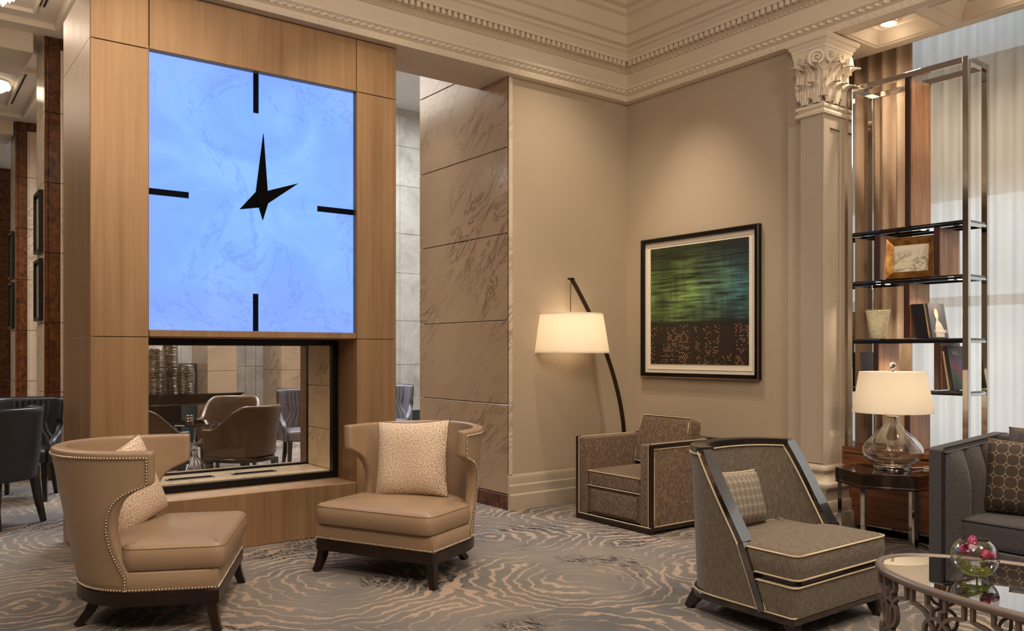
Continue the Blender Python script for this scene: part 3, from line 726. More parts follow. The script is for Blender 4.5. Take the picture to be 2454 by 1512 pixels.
# ------------------------------------------------------------------ hall piers, ceiling panels
HZ = 4.66
def pier(name, x, y, label):
    body = MB().box(x+.025, x+.66, y+.025, y+.70, 0, HZ)
    p = tag(body.build(name, 'grout'), label, kind='structure')
    zz = [0, .19, .924, 1.657, 2.39, 3.128, 3.866, 4.537, HZ]
    for a, b in zip(zz[:-1], zz[1:]):
        br = a < .1 or a > 4.5
        MB().box(x+.034, x+.143, y, y+.03, a+.003, b-.003, .003).build('marble_tile', 'marble_brown', p)
        MB().box(x-.002, x+.030, y-.004, y+.03, a+.003, b-.003, .003).build('marble_tile', 'marble_brown', p)
        MB().box(x+.146, x+.165, y-.012, y+.03, a+.003, b-.003, .003).build('marble_tile', 'marble_brown' if br else 'marble_pale', p)
        MB().box(x+.168, x+.66, y-.01, y+.03, a+.003, b-.003, .003).build('marble_tile', 'marble_brown' if br else 'marble_pale', p)
        MB().box(x-.004, x+.02, y+.033, y+.57, a+.003, b-.003, .003).build('marble_tile', 'marble_pale', p)
    return p
pier('wall_pier_1', 1.302, 9.89, 'brown and pale marble pier just left of the clock block')
pier('wall_pier_2', 1.450, 13.80, 'brown and pale marble pier further down the hall')
def hall_frame(x, y0, y1, z0, z1, label):
    o = thing('wall_frame', label, 'picture frame', (x, (y0+y1)/2, z0), 0, 'framed panels on the hall piers')
    w = (y1-y0)/2; h = z1-z0
    for a in ((-w, -w+.034, 0, h), (w-.034, w, 0, h), (-w+.034, w-.034, 0, .034), (-w+.034, w-.034, h-.034, h)):
        MB().box(-.04, 0, a[0], a[1], a[2], a[3], .003).build('frame_bar', 'frame_black', o)
    MB().box(-.012, -.002, -w+.034, w-.034, .034, h-.034).build('mirror_panel', 'marble_pale', o)
hall_frame(1.296, 9.95, 10.37, 2.406, 3.057, 'upper black framed panel on the nearer hall pier')
hall_frame(1.296, 9.95, 10.37, 1.68, 2.337, 'lower black framed panel on the nearer hall pier')
hall_frame(1.444, 13.86, 14.28, 2.41, 3.086, 'upper black framed panel on the farther hall pier')
hall_frame(1.444, 13.86, 14.28, 1.683, 2.355, 'lower black framed panel on the farther hall pier')
def ring(rect, w, z, h, mat, name, label=None):
    pr = [(0, z), (0, z-h*.5), (-w*.3, z-h), (-w*.7, z-h), (-w, z-h*.4), (-w, z)]
    v = []; f = []
    for off, zz in pr: v += [(x, y, zz) for x, y in offset_ring(rect, off)]
    for k in range(len(pr)-1):
        for i in range(4): f.append((k*4+i, k*4+(i+1) % 4, (k+1)*4+(i+1) % 4, (k+1)*4+i))
    o = MB().add(v, f).build(name, mat); tag(o, label, kind='structure')
ring((-1.8, 1.388, 7.4, 9.536), .057, HZ, .057, 'plaster', 'trim_4', 'moulded frame on the hall ceiling near the clock')
ring((-1.6, 1.142, 7.65, 9.23), .034, HZ, .034, 'plaster', 'trim_5', 'inner moulded frame on the hall ceiling')
ring((-1.8, 1.53, 11.13, 13.38), .057, HZ, .057, 'plaster', 'trim_6', 'moulded frame on the far hall ceiling')
ring((-1.6, 1.28, 11.36, 13.0), .034, HZ, .034, 'plaster', 'trim_7', 'inner moulded frame on the far hall ceiling')
struct('trim_8', MB().box(-3, 1.20, 9.89, 10.76, HZ-.20, HZ+.01, .01), 'plaster', label='beam across the hall ceiling between piers')
struct('trim_9', MB().box(-3, 1.43, 13.82, 14.7, HZ-.20, HZ+.01, .01), 'plaster', label='far beam across the hall ceiling')
def vent(x, y0, y1, label):
    tag(MB().box(x-.007, x+.007, y0, y1, HZ-.010, HZ+.001).box(x+.031, x+.045, y0, y1, HZ-.010, HZ+.001).build('ceiling_vent', 'vent_black'), label, 'vent', 'slot vents in the hall ceiling')
vent(1.148, 8.0, 9.056, 'pair of black slot vents in the nearer hall ceiling panel'); vent(1.268, 11.40, 12.85, 'pair of black slot vents in the farther hall ceiling panel')
def crystal_light(x, y, z, r, h, label):
    o = thing('crystal_light', label, 'ceiling light', (x, y, z), 0, 'crystal ceiling lights in the hall')
    MB().lathe([(.001, 0), (r*.9, 0), (r*.9, -.02), (r*.3, -.03)], 24).build('ceiling_plate', 'chrome', o)
    drop = MB().lathe([(.001, -h), (r*.13, -h*.8), (r*.2, -h*.55), (r*.14, -h*.25), (.004, 0)], 10).mesh('crystal_drop', 'crystal_glow')
    part('crystal_drop', drop, o, (0, 0, -.02), sc=(1.5, 1.5, 1))
    for k in range(8):
        a = 2*PI*k/8; part('crystal_drop', drop, o, (r*.45*math.cos(a), r*.45*math.sin(a), -.02), sc=(1, 1, .75))
    for k in range(12):
        a = 2*PI*k/12+.2; part('crystal_drop', drop, o, (r*.8*math.cos(a), r*.8*math.sin(a), -.02), sc=(.9, .9, .5))
crystal_light(.80, 8.55, HZ, .18, .25, 'glowing crystal ceiling light nearest the clock block')
crystal_light(1.03, 11.9, HZ, .18, .16, 'smaller crystal ceiling light farther down the hall')
point('crystal_glow', (.75, 8.4, 4.25), 8, SOFT, .08)

# ------------------------------------------------------------------ lounge beyond: stone wall with tiles, piers
lw = tag(MB().box(2.05, 8.4, 13.0, 13.2, 0, 5.7).build('wall_lounge', 'grout'), 'grey stone tiled wall of the lounge beyond', kind='structure')
xs = [2.05, 2.5, 3.05, 3.51, 3.74, 4.10, 4.487, 4.654, 4.95, 5.4, 6.0, 6.7, 7.25, 7.68, 8.4]; zz = [.30, 1.12, 1.9, 2.75, 3.45, 4.3, 5.0, 5.66]
for a, b in zip(xs[:-1], xs[1:]):
    for c, d_ in zip(zz[:-1], zz[1:]):
        MB().box(a+.003, b-.003, 12.98+random.uniform(-.004, .004), 13.0, c+.003, d_-.003, .002).build('stone_tile', 'stone_grey', lw)
    MB().box(a+.002, b-.002, 12.97, 13.0, 0, .297, .002).build('base_tile', 'stone_green', lw)
def lounge_pier(name, x0, x1, y, label):
    p = tag(MB().box(x0+.01, x1-.01, y+.01, 12.99, 0, 5.66).build(name, 'grout'), label, kind='structure')
    zq = [0, .15, 1.07, 1.9, 2.8, 3.7, 4.6, 5.66]
    for i, (a, b) in enumerate(zip(zq[:-1], zq[1:])): MB().box(x0, x1, y, 12.98, a+.003, b-.003, .003).build('marble_slab', 'marble_brown' if i == 0 else 'marble_cream', p)
lounge_pier('wall_lounge_pier_1', 3.67, 4.09, 12.2, 'marble pier in the lounge seen above the console')
lounge_pier('wall_lounge_pier_2', 4.77, 5.25, 12.2, 'marble pier in the lounge seen beside the plum chair')
tag(MB().box(2.6, 3.66, 12.70, 12.94, 0, 1.18, .01).build('hearth_panel', 'stone_green'), 'dark polished stone panel low on the lounge wall', 'stone panel')
# ------------------------------------------------------------------ bronze clock block with see-through fireplace
fp = thing('chimney_block', 'tall bronze clad chimney block holding the blue clock', 'chimney', (0, 0, 0))
X0, X1, XA, XC, YB = .995, 3.138, 1.338, 2.803, 6.66
def panel(x0, x1, y0, y1, z0, z1, mat='bronze', b=.002, g=.0022, nm='panel'):
    return MB().box(x0+g, x1-g, y0, y1, z0+g, z1-g, b).build(nm, mat, fp)
# hollow carcass behind the panels
cc = MB()
cc.box(X0+.02, XA-.02, YA+.02, YB-.02, 0, 3.68).box(XC+.02, X1-.02, YA+.02, YB-.02, 0, 3.68)
cc.box(XA-.02, XC+.02, YA+.10, YB-.02, 1.46, 3.68).box(XA-.02, XC+.02, YA+.02, YB-.02, 0, .345)
cc.build('carcass', 'bronze_dark', fp)
for a, b in ((0, 1.445), (1.445, 3.300), (3.300, 3.695)):
    panel(X0, XA, YA, YA+.03, a, b); panel(XC, X1, YA, YA+.03, a, b)
    panel(X0-.001, X0+.022, YA+.002, YB, a, b, g=.0); panel(X1-.022, X1+.001, YA+.002, YB, a, b, g=.0)
    panel(X0, XA, YB-.02, YB, a, b); panel(XC, X1, YB-.02, YB, a, b)
panel(XA, XC, YA, YA+.04, 3.302, 3.695); panel(XA, XC, YA, YA+.04, 1.447, 1.492)
panel(XA, XC, YA, YA+.03, 0, .374)
panel(XA, XC, YB-.02, YB, 1.44, 3.695); panel(XA, XC, YB-.02, YB, 0, .40)
# recess round the clock, reveals of the fire opening, sill
for x0, x1, z0, z1 in ((XA-.02, XA+.001, 1.47, 3.32), (XC-.001, XC+.02, 1.47, 3.32), (XA, XC, 3.301, 3.32), (XA, XC, 1.473, 1.492)): MB().box(x0, x1, YA+.005, YA+.095, z0, z1).build('recess_edge', 'bronze_dark', fp)
panel(XC-.001, XC+.02, YA+.03, 6.0, .374, 1.447, g=0, nm='reveal'); panel(XA-.02, XA+.001, YA+.03, 6.0, .374, 1.447, g=0, nm='reveal'); panel(XA, XC, YA+.03, 6.02, 1.443, 1.46, g=0, nm='reveal')
panel(XA, XC, YA+.001, 6.02, .352, .374, g=0, nm='sill')

fb = thing('fireplace', 'see-through glass fireplace in black frame below the blue clock', 'fireplace', (0, 0, 0))
def fbar(x0, x1, y0, y1, z0, z1, mat='frame_black', nm='frame_bar'): return MB().box(x0, x1, y0, y1, z0, z1, .003).build(nm, mat, fb)
FX0, FX1 = 1.345, 2.80
fbar(FX0, FX0+.045, 5.99, 6.05, .378, 1.442); fbar(FX1-.045, FX1, 5.99, 6.05, .378, 1.442); fbar(FX0+.045, FX1-.045, 5.99, 6.05, 1.397, 1.442); fbar(FX0+.045, FX1-.045, 5.99, 6.05, .378, .424)
MB().box(FX0+.045, FX1-.045, 6.018, 6.024, .424, 1.397).build('glass_pane', 'glass_pane', fb)
# stone lining
for k, (a, b) in enumerate(((.43, .74), (.74, 1.08), (1.08, 1.44))):
    fbar(2.757, 2.79, 6.052, 6.47, a+.002, b-.002, 'firebox_stone', 'lining_slab'); fbar(FX0+.012, FX0+.045, 6.052, 6.47, a+.002, b-.002, 'firebox_stone', 'lining_slab')
for k in range(4):
    a = 1.36+k*.355; fbar(a+.0015, a+.3535, 6.052, 6.25, .40, .430, 'firebox_stone', 'hearth_slab'); fbar(a+.0015, a+.3535, 6.253, 6.47, .40, .430, 'firebox_stone', 'hearth_slab')
fbar(FX0, FX1, 6.052, 6.62, 1.41, 1.45, 'black_matte', 'firebox_roof')
for x in (1.75, 2.22): fbar(x-.17, x+.17, 6.20, 6.26, .4295, .434, 'vent_black', 'burner_slot'); fbar(x-.15, x+.15, 6.222, 6.238, .433, .440, 'black_matte', 'burner_rail')
fbar(FX0, FX0+.05, 6.47, 6.51, .41, 1.442); fbar(2.755, FX1, 6.47, 6.51, .41, 1.442); fbar(FX0+.05, 2.755, 6.47, 6.51, 1.397, 1.442); fbar(FX0+.05, 2.755, 6.47, 6.51, .41, .445)
MB().box(FX0+.05, 2.755, 6.487, 6.492, .445, 1.397).build('glass_pane', 'glass_pane', fb)
fbar(2.765, FX1, 6.51, 6.655, .41, 1.442, 'bronze', 'rear_reveal'); fbar(FX0, FX0+.03, 6.51, 6.655, .41, 1.442, 'bronze', 'rear_reveal'); fbar(FX0, FX1, 6.51, 6.655, .39, .43, 'bronze', 'rear_sill')

# clock
ck = thing('onyx_clock', 'large square glowing blue onyx clock with black hands at two o\'clock', 'clock', (2.07, YA+.05, 1.492))
def cl(x, z): return (x-2.07, z-1.492)
MB().box(XA+.002-2.07, XC-.002-2.07, .002, .045, 0, 3.300-1.492).build('clock_face', 'onyx', ck)
for x0, x1, z0, z1 in ((2.036, 2.072, 3.022, 3.298), (2.034, 2.070, 1.494, 1.756), (1.340, 1.598, 2.374, 2.414), (2.512, 2.800, 2.380, 2.420)):
    a = cl(x0, z0); b = cl(x1, z1); MB().box(a[0], b[0], -.008, .002, a[1], b[1], .001).build('hour_marker', 'marker_black', ck)
def hand(pts, y, nm):
    q = [cl(*p) for p in pts]
    MB().prism([(x, z) for x, z in q], -.006, .006, M=T(0, y, 0)@R(PI/2, 'X')).build(nm, 'black_matte', ck)
hand([(2.098, 2.878), (2.127, 2.488), (2.130, 2.392), (2.094, 2.273), (2.067, 2.359), (2.045, 2.463)], -.028, 'minute_hand')
hand([(2.361, 2.565), (2.129, 2.483), (2.045, 2.463), (1.935, 2.334), (2.068, 2.359), (2.131, 2.392)], -.016, 'hour_hand')

# ------------------------------------------------------------------ picture on the right wall
pc = thing('framed_picture', 'black framed green night skyline picture on the taupe wall', 'picture', (XB, 4.802, 1.127))
def pbar(y0, y1, z0, z1, x0, x1, mat, nm, b=.002): return MB().box(x0, x1, y0-4.802, y1-4.802, z0, z1, b).build(nm, mat, pc)
PW, PH = .648, 1.252
for y0, y1, z0, z1 in ((-PW-.006, -PW+.034, -.006, PH+.006), (PW-.034, PW+.006, -.006, PH+.006), (-PW+.034, PW-.034, -.006, .034), (-PW+.034, PW-.034, PH-.034, PH+.006)):
    pbar(4.802+y0, 4.802+y1, z0, z1, -.046, -.002, 'frame_black', 'frame_bar')
for y0, y1, z0, z1 in ((-PW-.006, -PW, -.006, PH+.006), (PW, PW+.006, -.006, PH+.006), (-PW, PW, -.006, 0), (-PW, PW, PH, PH+.006)):
    pbar(4.802+y0, 4.802+y1, z0, z1, -.050, -.046, 'nickel', 'frame_edge', .0005)
pbar(4.802-PW+.03, 4.802+PW-.03, .03, PH-.03, -.022, -.012, 'paper_white', 'mat_board')
for y0, y1, z0, z1 in ((-.585, -.579, .065, 1.187), (.579, .585, .065, 1.187), (-.579, .579, .065, .071), (-.579, .579, 1.181, 1.187)): pbar(4.802+y0, 4.802+y1, z0, z1, -.027, -.02, 'paper_white', 'mat_edge', .001)
pbar(4.802-.545, 4.802+.543, .113, 1.162, -.026, -.022, 'art_city', 'print', 0)
# ------------------------------------------------------------------ leather wing chairs
def Uplan(half, rear, n=40, xf=.37, sx=0.0):
    # open U from front-left (+y) round the back to front-right
    pts = [(xf-(xf-sx)*i/10.0, half) for i in range(10)]
    pts += [(sx+rear*math.cos(PI/2+PI*i/(n-1)), half*math.sin(PI/2+PI*i/(n-1))) for i in range(n)]
    pts += [(sx+(xf-sx)*(i+1)/10.0, -half) for i in range(10)]
    return pts
def interp(tab, z):
    if z <= tab[0][0]: return tab[0][1]
    for (a, va), (b, vb) in zip(tab[:-1], tab[1:]):
        if z <= b:
            t = (z-a)/(b-a); return va+(vb-va)*t
    return tab[-1][1]
def polyline_at(pts, cum, s):
    for i in range(len(pts)-1):
        if s <= cum[i+1] or i == len(pts)-2:
            t = (s-cum[i])/max(1e-9, cum[i+1]-cum[i]); return (pts[i][0]+(pts[i+1][0]-pts[i][0])*t, pts[i][1]+(pts[i+1][1]-pts[i][1])*t)
def cumlen(pts):
    c = [0]
    for a, b in zip(pts[:-1], pts[1:]): c.append(c[-1]+math.hypot(b[0]-a[0], b[1]-a[1]))
    return c
WX = [(.20, -.06), (.27, -.06), (.30, -.075), (.36, -.105), (.42, -.13), (.50, -.145), (.56, -.138), (.60, -.125), (.64, -.10), (.67, -.065), (.695, -.015), (.708, .025), (.716, .042), (.73, .046), (.875, .046)]
def wing_shell_pt(z, f, inset=0.0):
    k = (z-.20)/.66
    half = .425+.035*k; rear = .375+.13*k
    pts = Uplan(half, rear, 60, .34, -.03)
    xf = interp(WX, z)-inset
    # cut the U at x = xf on both ends
    cum = cumlen(pts); tot = cum[-1]
    s0 = None
    for i in range(len(pts)//2):
        if pts[i][0] >= xf >= pts[i+1][0]:
            t = (pts[i][0]-xf)/max(1e-9, pts[i][0]-pts[i+1][0]); s0 = cum[i]+t*(cum[i+1]-cum[i]); break
    if s0 is None: s0 = 0
    p = polyline_at(pts, cum, s0+(tot-2*s0)*f)
    return (p[0], p[1], z)
def sabre(m, x, y, h, dx, dy, w0, w1):
    path = [(x+dx*(t**2.2), y+dy*(t**2.2), h*(1-t)) for t in [i/8.0 for i in range(9)]]
    m.sweep(path, rectsec(1, 1), scale=[w0+(w1-w0)*i/8.0 for i in range(9)], up=(0, 1, 0))
def nails(pts, r, closed=False, step=None):
    step = step or r*2.25; P = [Vector(q) for q in pts]; m = MB(); acc = 0.0
    if closed: P.append(P[0])
    for a, b in zip(P[:-1], P[1:]):
        L = (b-a).length; s = -acc
        while s+step <= L:
            s += step; m.ball(tuple(a+(b-a)*(s/L)), r, 6, 4)
        acc = L-s
    return m
def wing_chair(label, loc, rz):
    t = thing('wing_chair', label, 'armchair', loc, rz, 'pair of leather wing chairs')
    zl = [.205, .24, .28, .33, .38, .43, .48, .53, .58, .62, .65, .675, .695, .715, .728, .742, .77, .80, .83, .86, .876]
    m = MB(); NU = 72
    m.grid(lambda u, v: wing_shell_pt(zl[int(round(v*(len(zl)-1)))], u), NU, len(zl))
    sh = m.build('wing_back', 'leather_taupe', t, 80)
    sd = sh.modifiers.new('thick', 'SOLIDIFY'); sd.thickness = .062; sd.offset = -1
    # make sure it thickens inwards
    c = sh.data.polygons[len(sh.data.polygons)//2]
    if c.normal.dot(Vector((c.center.x+.0, c.center.y, 0))) < 0: sd.offset = 1
    sb = sh.modifiers.new('soft', 'SUBSURF'); sb.levels = 1; sb.render_levels = 1
    # nail lines
    edge = []
    IN = .030
    for z in [.208+.02*i for i in range(26)]: edge.append(wing_shell_pt(min(z, .70), 0, IN))
    e2 = [wing_shell_pt(z, 0, IN) for z in [.208+i*.012 for i in range(1+int((.846-.208)/.012))]]
    top = [wing_shell_pt(.846, i/60.0, IN) for i in range(61)]
    e3 = [wing_shell_pt(z, 1, IN) for z in [.846-i*.012 for i in range(1+int((.846-.208)/.012))]]
    line = e2+top+e3
    out = []
    for p in line:
        k = Vector((p[0]+.1 if p[0] < 0 else 0, p[1], 0)); k.normalize(); out.append((p[0]+k.x*.004, p[1]+k.y*.004, p[2]))
    nails(out, .0062, step=.0150).build('nailhead_trim', 'nickel', t, 60, kind='stuff')
    # seat base, rail
    U = Uplan(.425, .375, 40, .335, -.03)
    closed = U[::-1]
    # ccw outline from above
    cc_ = U if sum(a[0]*b[1]-b[0]*a[1] for a, b in zip(U, U[1:]+U[:1])) > 0 else U[::-1]
    MB().outline(cc_, [(.02, .20), (.004, .203), (0, .21), (0, .285), (.008, .297), (.03, .30)]).build('seat_base', 'leather_taupe', t, 40)
    MB().outline(cc_, [(.0, .135), (-.004, .14), (-.004, .198), (.004, .203)]).build('seat_rail', 'wood_espresso', t, 30)
    nl = [(p[0]*1.004, p[1]*1.004, .212) for p in cc_]
    nails(nl, .0062, True, .0150).build('nailhead_trim', 'nickel', t, 60, kind='stuff')
    # seat cushion: full width in front, rounded inside the shell
    I = [(.352, -.405), (.362, -.36), (.362, .36), (.352, .405), (.327, .422), (-.08, .422), (-.105, .385)]
    I += [(-.11+.22*math.cos(PI/2+PI*i/16.0), .35*math.sin(PI/2+PI*i/16.0)) for i in range(17)]
    I += [(-.105, -.385), (-.08, -.422), (.327, -.422)]
    # resample for smooth result
    cum = cumlen(I+[I[0]]); J = [polyline_at(I+[I[0]], cum, cum[-1]*i/120.0) for i in range(120)]
    if sum(a[0]*b[1]-b[0]*a[1] for a, b in zip(J, J[1:]+J[:1])) < 0: J = J[::-1]
    MB().outline(J, [(.03, .298), (.008, .301), (.001, .31), (-.006, .335), (-.010, .362), (-.006, .388), (.0, .405), (.006, .416), (.02, .424), (.05, .431)], puff=.018).build('seat_cushion', 'leather_taupe', t, 50)
    MB().tube([(p[0]*1.0, p[1]*1.0, .409) for p in J], .0028, 6, True).build('cushion_seam', 'leather_taupe', t, 60)
    # legs
    for sx, sy, dx, dy in ((.300, .395, .035, .035), (.300, -.395, .035, -.035), (-.27, .20, -.09, .025), (-.27, -.20, -.09, -.025)):
        m = MB(); sabre(m, sx, sy, .20, dx, dy, .058, .036); m.build('leg', 'wood_espresso', t, 30)
    return t
# fitted from the four feet of each chair
wing_chair('beige leather wing chair at far left, its back turned to the viewer', (1.163, 4.60, 0), math.atan2(-.444, .896))
wing_chair('beige leather wing chair facing forward in front of the marble reveal', (2.588, 4.566, 0), math.atan2(-.43, -.90))
def pillow_thing(name, label, w, h, t, mat, pipe, M, group=None, pin=.07, prad=.0045):
    o = thing(name, label, 'pillow', (0, 0, 0), 0, group); o.matrix_world = M
    MB().pillow(w, h, t, M=None, pin=pin, sag=.04).build('pillow_cover', mat, o, 80)
    ed = []
    def bd(a, b): return (w/2*a*(1-pin*(1-b*b)), 0, h/2*b*(1-pin*(1-a*a)))
    for k in range(12): ed.append(bd(-1+k/6.0, -1))
    for k in range(12): ed.append(bd(1, -1+k/6.0))
    for k in range(12): ed.append(bd(1-k/6.0, 1))
    for k in range(12): ed.append(bd(-1, 1-k/6.0))
    if pipe: MB().tube(ed, prad, 6, True).build('piping', pipe, o, 60)
    return o
def seat_frame(loc, rz): return T(*loc)@R(rz)
# chair R: pillow leans on the back, slightly turned
MR = seat_frame((2.588, 4.566, 0), math.atan2(-.43, -.90)); ML = seat_frame((1.163, 4.60, 0), math.atan2(-.444, .896))
pillow_thing('throw_pillow', 'cream dotted square pillow on the wing chair facing forward', .50, .49, .17, 'fabric_dots', 'piping_taupe', MR@T(-.12, -.03, .665)@R(PI/2+.20)@R(-.20, 'X')@R(-.05, 'Y'), 'dotted pillows on the wing chairs')
pillow_thing('throw_pillow', 'cream dotted pillow tucked inside the wing chair seen from behind', .45, .45, .16, 'fabric_dots', 'piping_taupe', ML@T(-.205, .07, .625)@R(PI/4+.30)@R(-.20, 'X')@R(-.30, 'Y'), 'dotted pillows on the wing chairs')

# ------------------------------------------------------------------ brown cube armchair (faces -x)
cube = thing('cube_armchair', 'brown tweed cube armchair with dark wood edges under the arc lamp', 'armchair', (4.885, 4.682, 0), PI)
CWd, CD, CH = .42, .41, .665          # half width (y), half depth (x), height
def cbx(nm, mat, *a, b=.004, seg=1): return MB().box(*a, b, None, seg).build(nm, mat, cube)
wd = .030
for s in (-1, 1):
    y0, y1 = s*CWd, s*(CWd-wd)
    cbx('frame_post', 'wood_espresso', CD-wd, CD, y0, y1, .0, CH); cbx('frame_post', 'wood_espresso', -CD, -CD+wd, y0, y1, .0, CH)
    cbx('frame_rail', 'wood_espresso', -CD+wd, CD-wd, y0, y1, CH-wd, CH); cbx('frame_rail', 'wood_espresso', -CD+wd, CD-wd, y0, y1, .02, .05)
    cbx('side_panel', 'tweed_brown', -CD+wd, CD-wd, s*(CWd-.006), s*(CWd-.028), .052, CH-wd-.002, b=.008, seg=2)
    rect = [(CD-wd-.004, .056), (CD-wd-.004, CH-wd-.006), (-CD+wd+.004, CH-wd-.006), (-CD+wd+.004, .056)]
    pp = []
    for (a, b), (c, d_) in zip(rect, rect[1:]+rect[:1]):
        for k in range(8): pp.append((a+(c-a)*k/8.0, s*(CWd-.003), b+(d_-b)*k/8.0))
    MB().tube(pp, .0042, 6, True).build('piping', 'piping_cream', cube, 60)
    cbx('arm', 'tweed_brown', -CD+.03, CD-.006, s*(CWd-wd), s*(CWd-.125), .05, CH-.004, b=.014, seg=3)
    MB().tube([(CD-.004, s*(CWd-wd-.004), z) for z in (.05, .2, .4, .6, CH-.01)]+[(CD-.05-k*.1, s*(CWd-wd-.004), CH-.002) for k in range(7)], .0042, 6).build('piping', 'piping_cream', cube, 60)
cbx('frame_rail', 'wood_espresso', CD-wd, CD, -CWd+wd, CWd-wd, .0, .045); cbx('frame_rail', 'wood_espresso', -CD, -CD+wd, -CWd+wd, CWd-wd, .0, .05); cbx('frame_rail', 'wood_espresso', -CD, -CD+wd, -CWd+wd, CWd-wd, CH-wd, CH)
MB().tube([(CD-.002, -CWd+wd+.004+k*.1, .05) for k in range(9)], .0042, 6).build('piping', 'piping_cream', cube, 60)
cbx('back_rest', 'tweed_brown', -CD+.012, -CD+.13, -CWd+wd, CWd-wd, .05, CH-.004, b=.014, seg=3)
cbx('seat_base', 'tweed_brown', -CD+.12, CD-.030, -CWd+.124, CWd-.124, .05, .275, b=.02, seg=3)
MB().rcush(.03, .50, .18, .014, 0, 10, M=T(CD-.028, 0, .075)).build('front_panel', 'tweed_brown', cube, 60)
sc_ = MB().rcush(.70, .578, .135, .03, .02, 16, M=T(.045, 0, .272)).build('seat_cushion', 'tweed_brown', cube, 60)
for z in (.283, .398):
    rr = [(.045+.35*a, .289*b) for a, b in ((1, 1), (-1, 1), (-1, -1), (1, -1))]; pp = []
    for (a, b), (c, d_) in zip(rr, rr[1:]+rr[:1]):
        for k in range(10): pp.append((a+(c-a)*k/10.0, b+(d_-b)*k/10.0, z))
    MB().tube(pp, .0045, 6, True).build('piping', 'piping_cream', sc_, 60)
Mc = T(4.885, 4.682, 0)@R(PI)
bp = thing('back_cushion', 'boxy brown tweed back cushion leaning in the cube armchair', 'pillow'); bp.matrix_world = Mc@T(-.19, -.02, .415)@R(-.24, 'Y')
MB().rcush(.15, .54, .40, .035, .02, 14, side=.06).build('pillow_cover', 'tweed_brown', bp, 60)
for x in (-.07, .07):
    rr = [(.262, .012), (.262, .40), (-.262, .40), (-.262, .012)]; pp = []
    for (a, b), (c, d_) in zip(rr, rr[1:]+rr[:1]):
        for k in range(10): pp.append((x, a+(c-a)*k/10.0, b+(d_-b)*k/10.0))
    MB().tube(pp, .0045, 6, True).build('piping', 'piping_cream', bp, 60)

# ------------------------------------------------------------------ arc floor lamp
fl = thing('arc_floor_lamp', 'arched bronze floor lamp with white drum shade in the corner', 'lamp', (5.20, 5.32, 0))
MB().lathe([(.001, 0), (.16, 0), (.165, .008), (.16, .022), (.05, .028), (.02, .03)], 40).build('base', 'metal_bronze_lamp', fl)
# stem leans toward the wall corner then arches over to the shade; direction = left in the room (-x,+y)
ux, uy = -.80, .60
def stem(t):
    z = .03+1.97*t; off = .03-.47*max(0, (z-.55)/1.45)**1.75 if z > .55 else .03
    return (ux*(-off), uy*(-off), z)
MB().sweep([stem(i/40.0) for i in range(41)], rectsec(.036, .016), up=(.6, .8, 0)).build('stem', 'metal_bronze_lamp', fl, 40)
tip = stem(1.0)
MB().box(tip[0]-.03, tip[0]+.02, tip[1]-.02, tip[1]+.02, tip[2]-.012, tip[2]+.006, .002).build('stem_tip', 'metal_bronze_lamp', fl)
hx, hy = tip[0]-.008, tip[1]+.004
MB().tube([(hx, hy, 1.99), (hx, hy, 1.69)], .0055, 10).lathe([(.01, 0), (.014, .01), (.006, .03)], 12, M=T(hx, hy, 1.94)).build('hanging_rod', 'nickel', fl)
sh = MB(); sh.lathe([(.345, 1.337), (.346, 1.339), (.288, 1.690), (.285, 1.690), (.343, 1.337)], 64, M=T(hx, hy, 0), cap0=False, cap1=False)
sh.build('lamp_shade', 'shade_white', fl, 30)
MB().lathe([(.001, 1.355), (.335, 1.352)], 48, M=T(hx, hy, 0), cap0=False, cap1=False).build('diffuser', 'shade_white', fl)
MB().ball((hx, hy, 1.52), .035, 14, 10).build('bulb', 'lamp_glow', fl)
MB().lathe([(.001, 1.672), (.284, 1.674)], 48, M=T(hx, hy, 0), cap0=False, cap1=False).build('diffuser', 'shade_white', fl)
point('arc_lamp_light', (5.20+hx, 5.32+hy, 1.53), 7.5, WARM, .06)
# ------------------------------------------------------------------ greige lounge chair with black frame (faces -y)
GX, GY = 3.70, 2.64
gc = thing('lounge_chair', 'greige linen lounge chair with sloping black arms near the coffee table', 'armchair', (GX, GY, 0), -PI/2)
def ssup(half, rear, sx, xf, e=2.5, n=44):
    pts = [(xf-(xf-sx)*i/12.0, half) for i in range(12)]
    for i in range(n):
        a = PI/2+PI*i/(n-1); c, s = math.cos(a), math.sin(a)
        pts.append((sx+rear*math.copysign(abs(c)**(2/e), c), half*math.copysign(abs(s)**(2/e), s)))
    return pts+[(sx+(xf-sx)*(i+1)/12.0, -half) for i in range(12)]
GT = [(.13, .205), (.42, .09), (.845, -.165)]
def g_pt(z, f, off=0.0, dx=0.0):
    k = (z-.13)/.72
    pts = ssup(.395+.012*k-off, .33+.045*k-off, -.02, .4); cum = cumlen(pts); tot = cum[-1]; xf = interp(GT, z)+dx; s0 = 0
    for i in range(len(pts)//2):
        if pts[i][0] >= xf >= pts[i+1][0]:
            t = (pts[i][0]-xf)/max(1e-9, pts[i][0]-pts[i+1][0]); s0 = cum[i]+t*(cum[i+1]-cum[i]); break
    p = polyline_at(pts, cum, s0+(tot-2*s0)*f); return (p[0], p[1], z)
zl = [.13+.70*i/14.0 for i in range(15)]
m = MB(); m.grid(lambda u, v: g_pt(.13+.70*v, u, 0, -.012), 60, 15); m.build('outer_back', 'linen_greige', gc, 80)
m = MB(); m.grid(lambda u, v: g_pt(.13+.70*v, u, .07, -.012), 60, 15); m.build('inner_back', 'linen_greige', gc, 80)
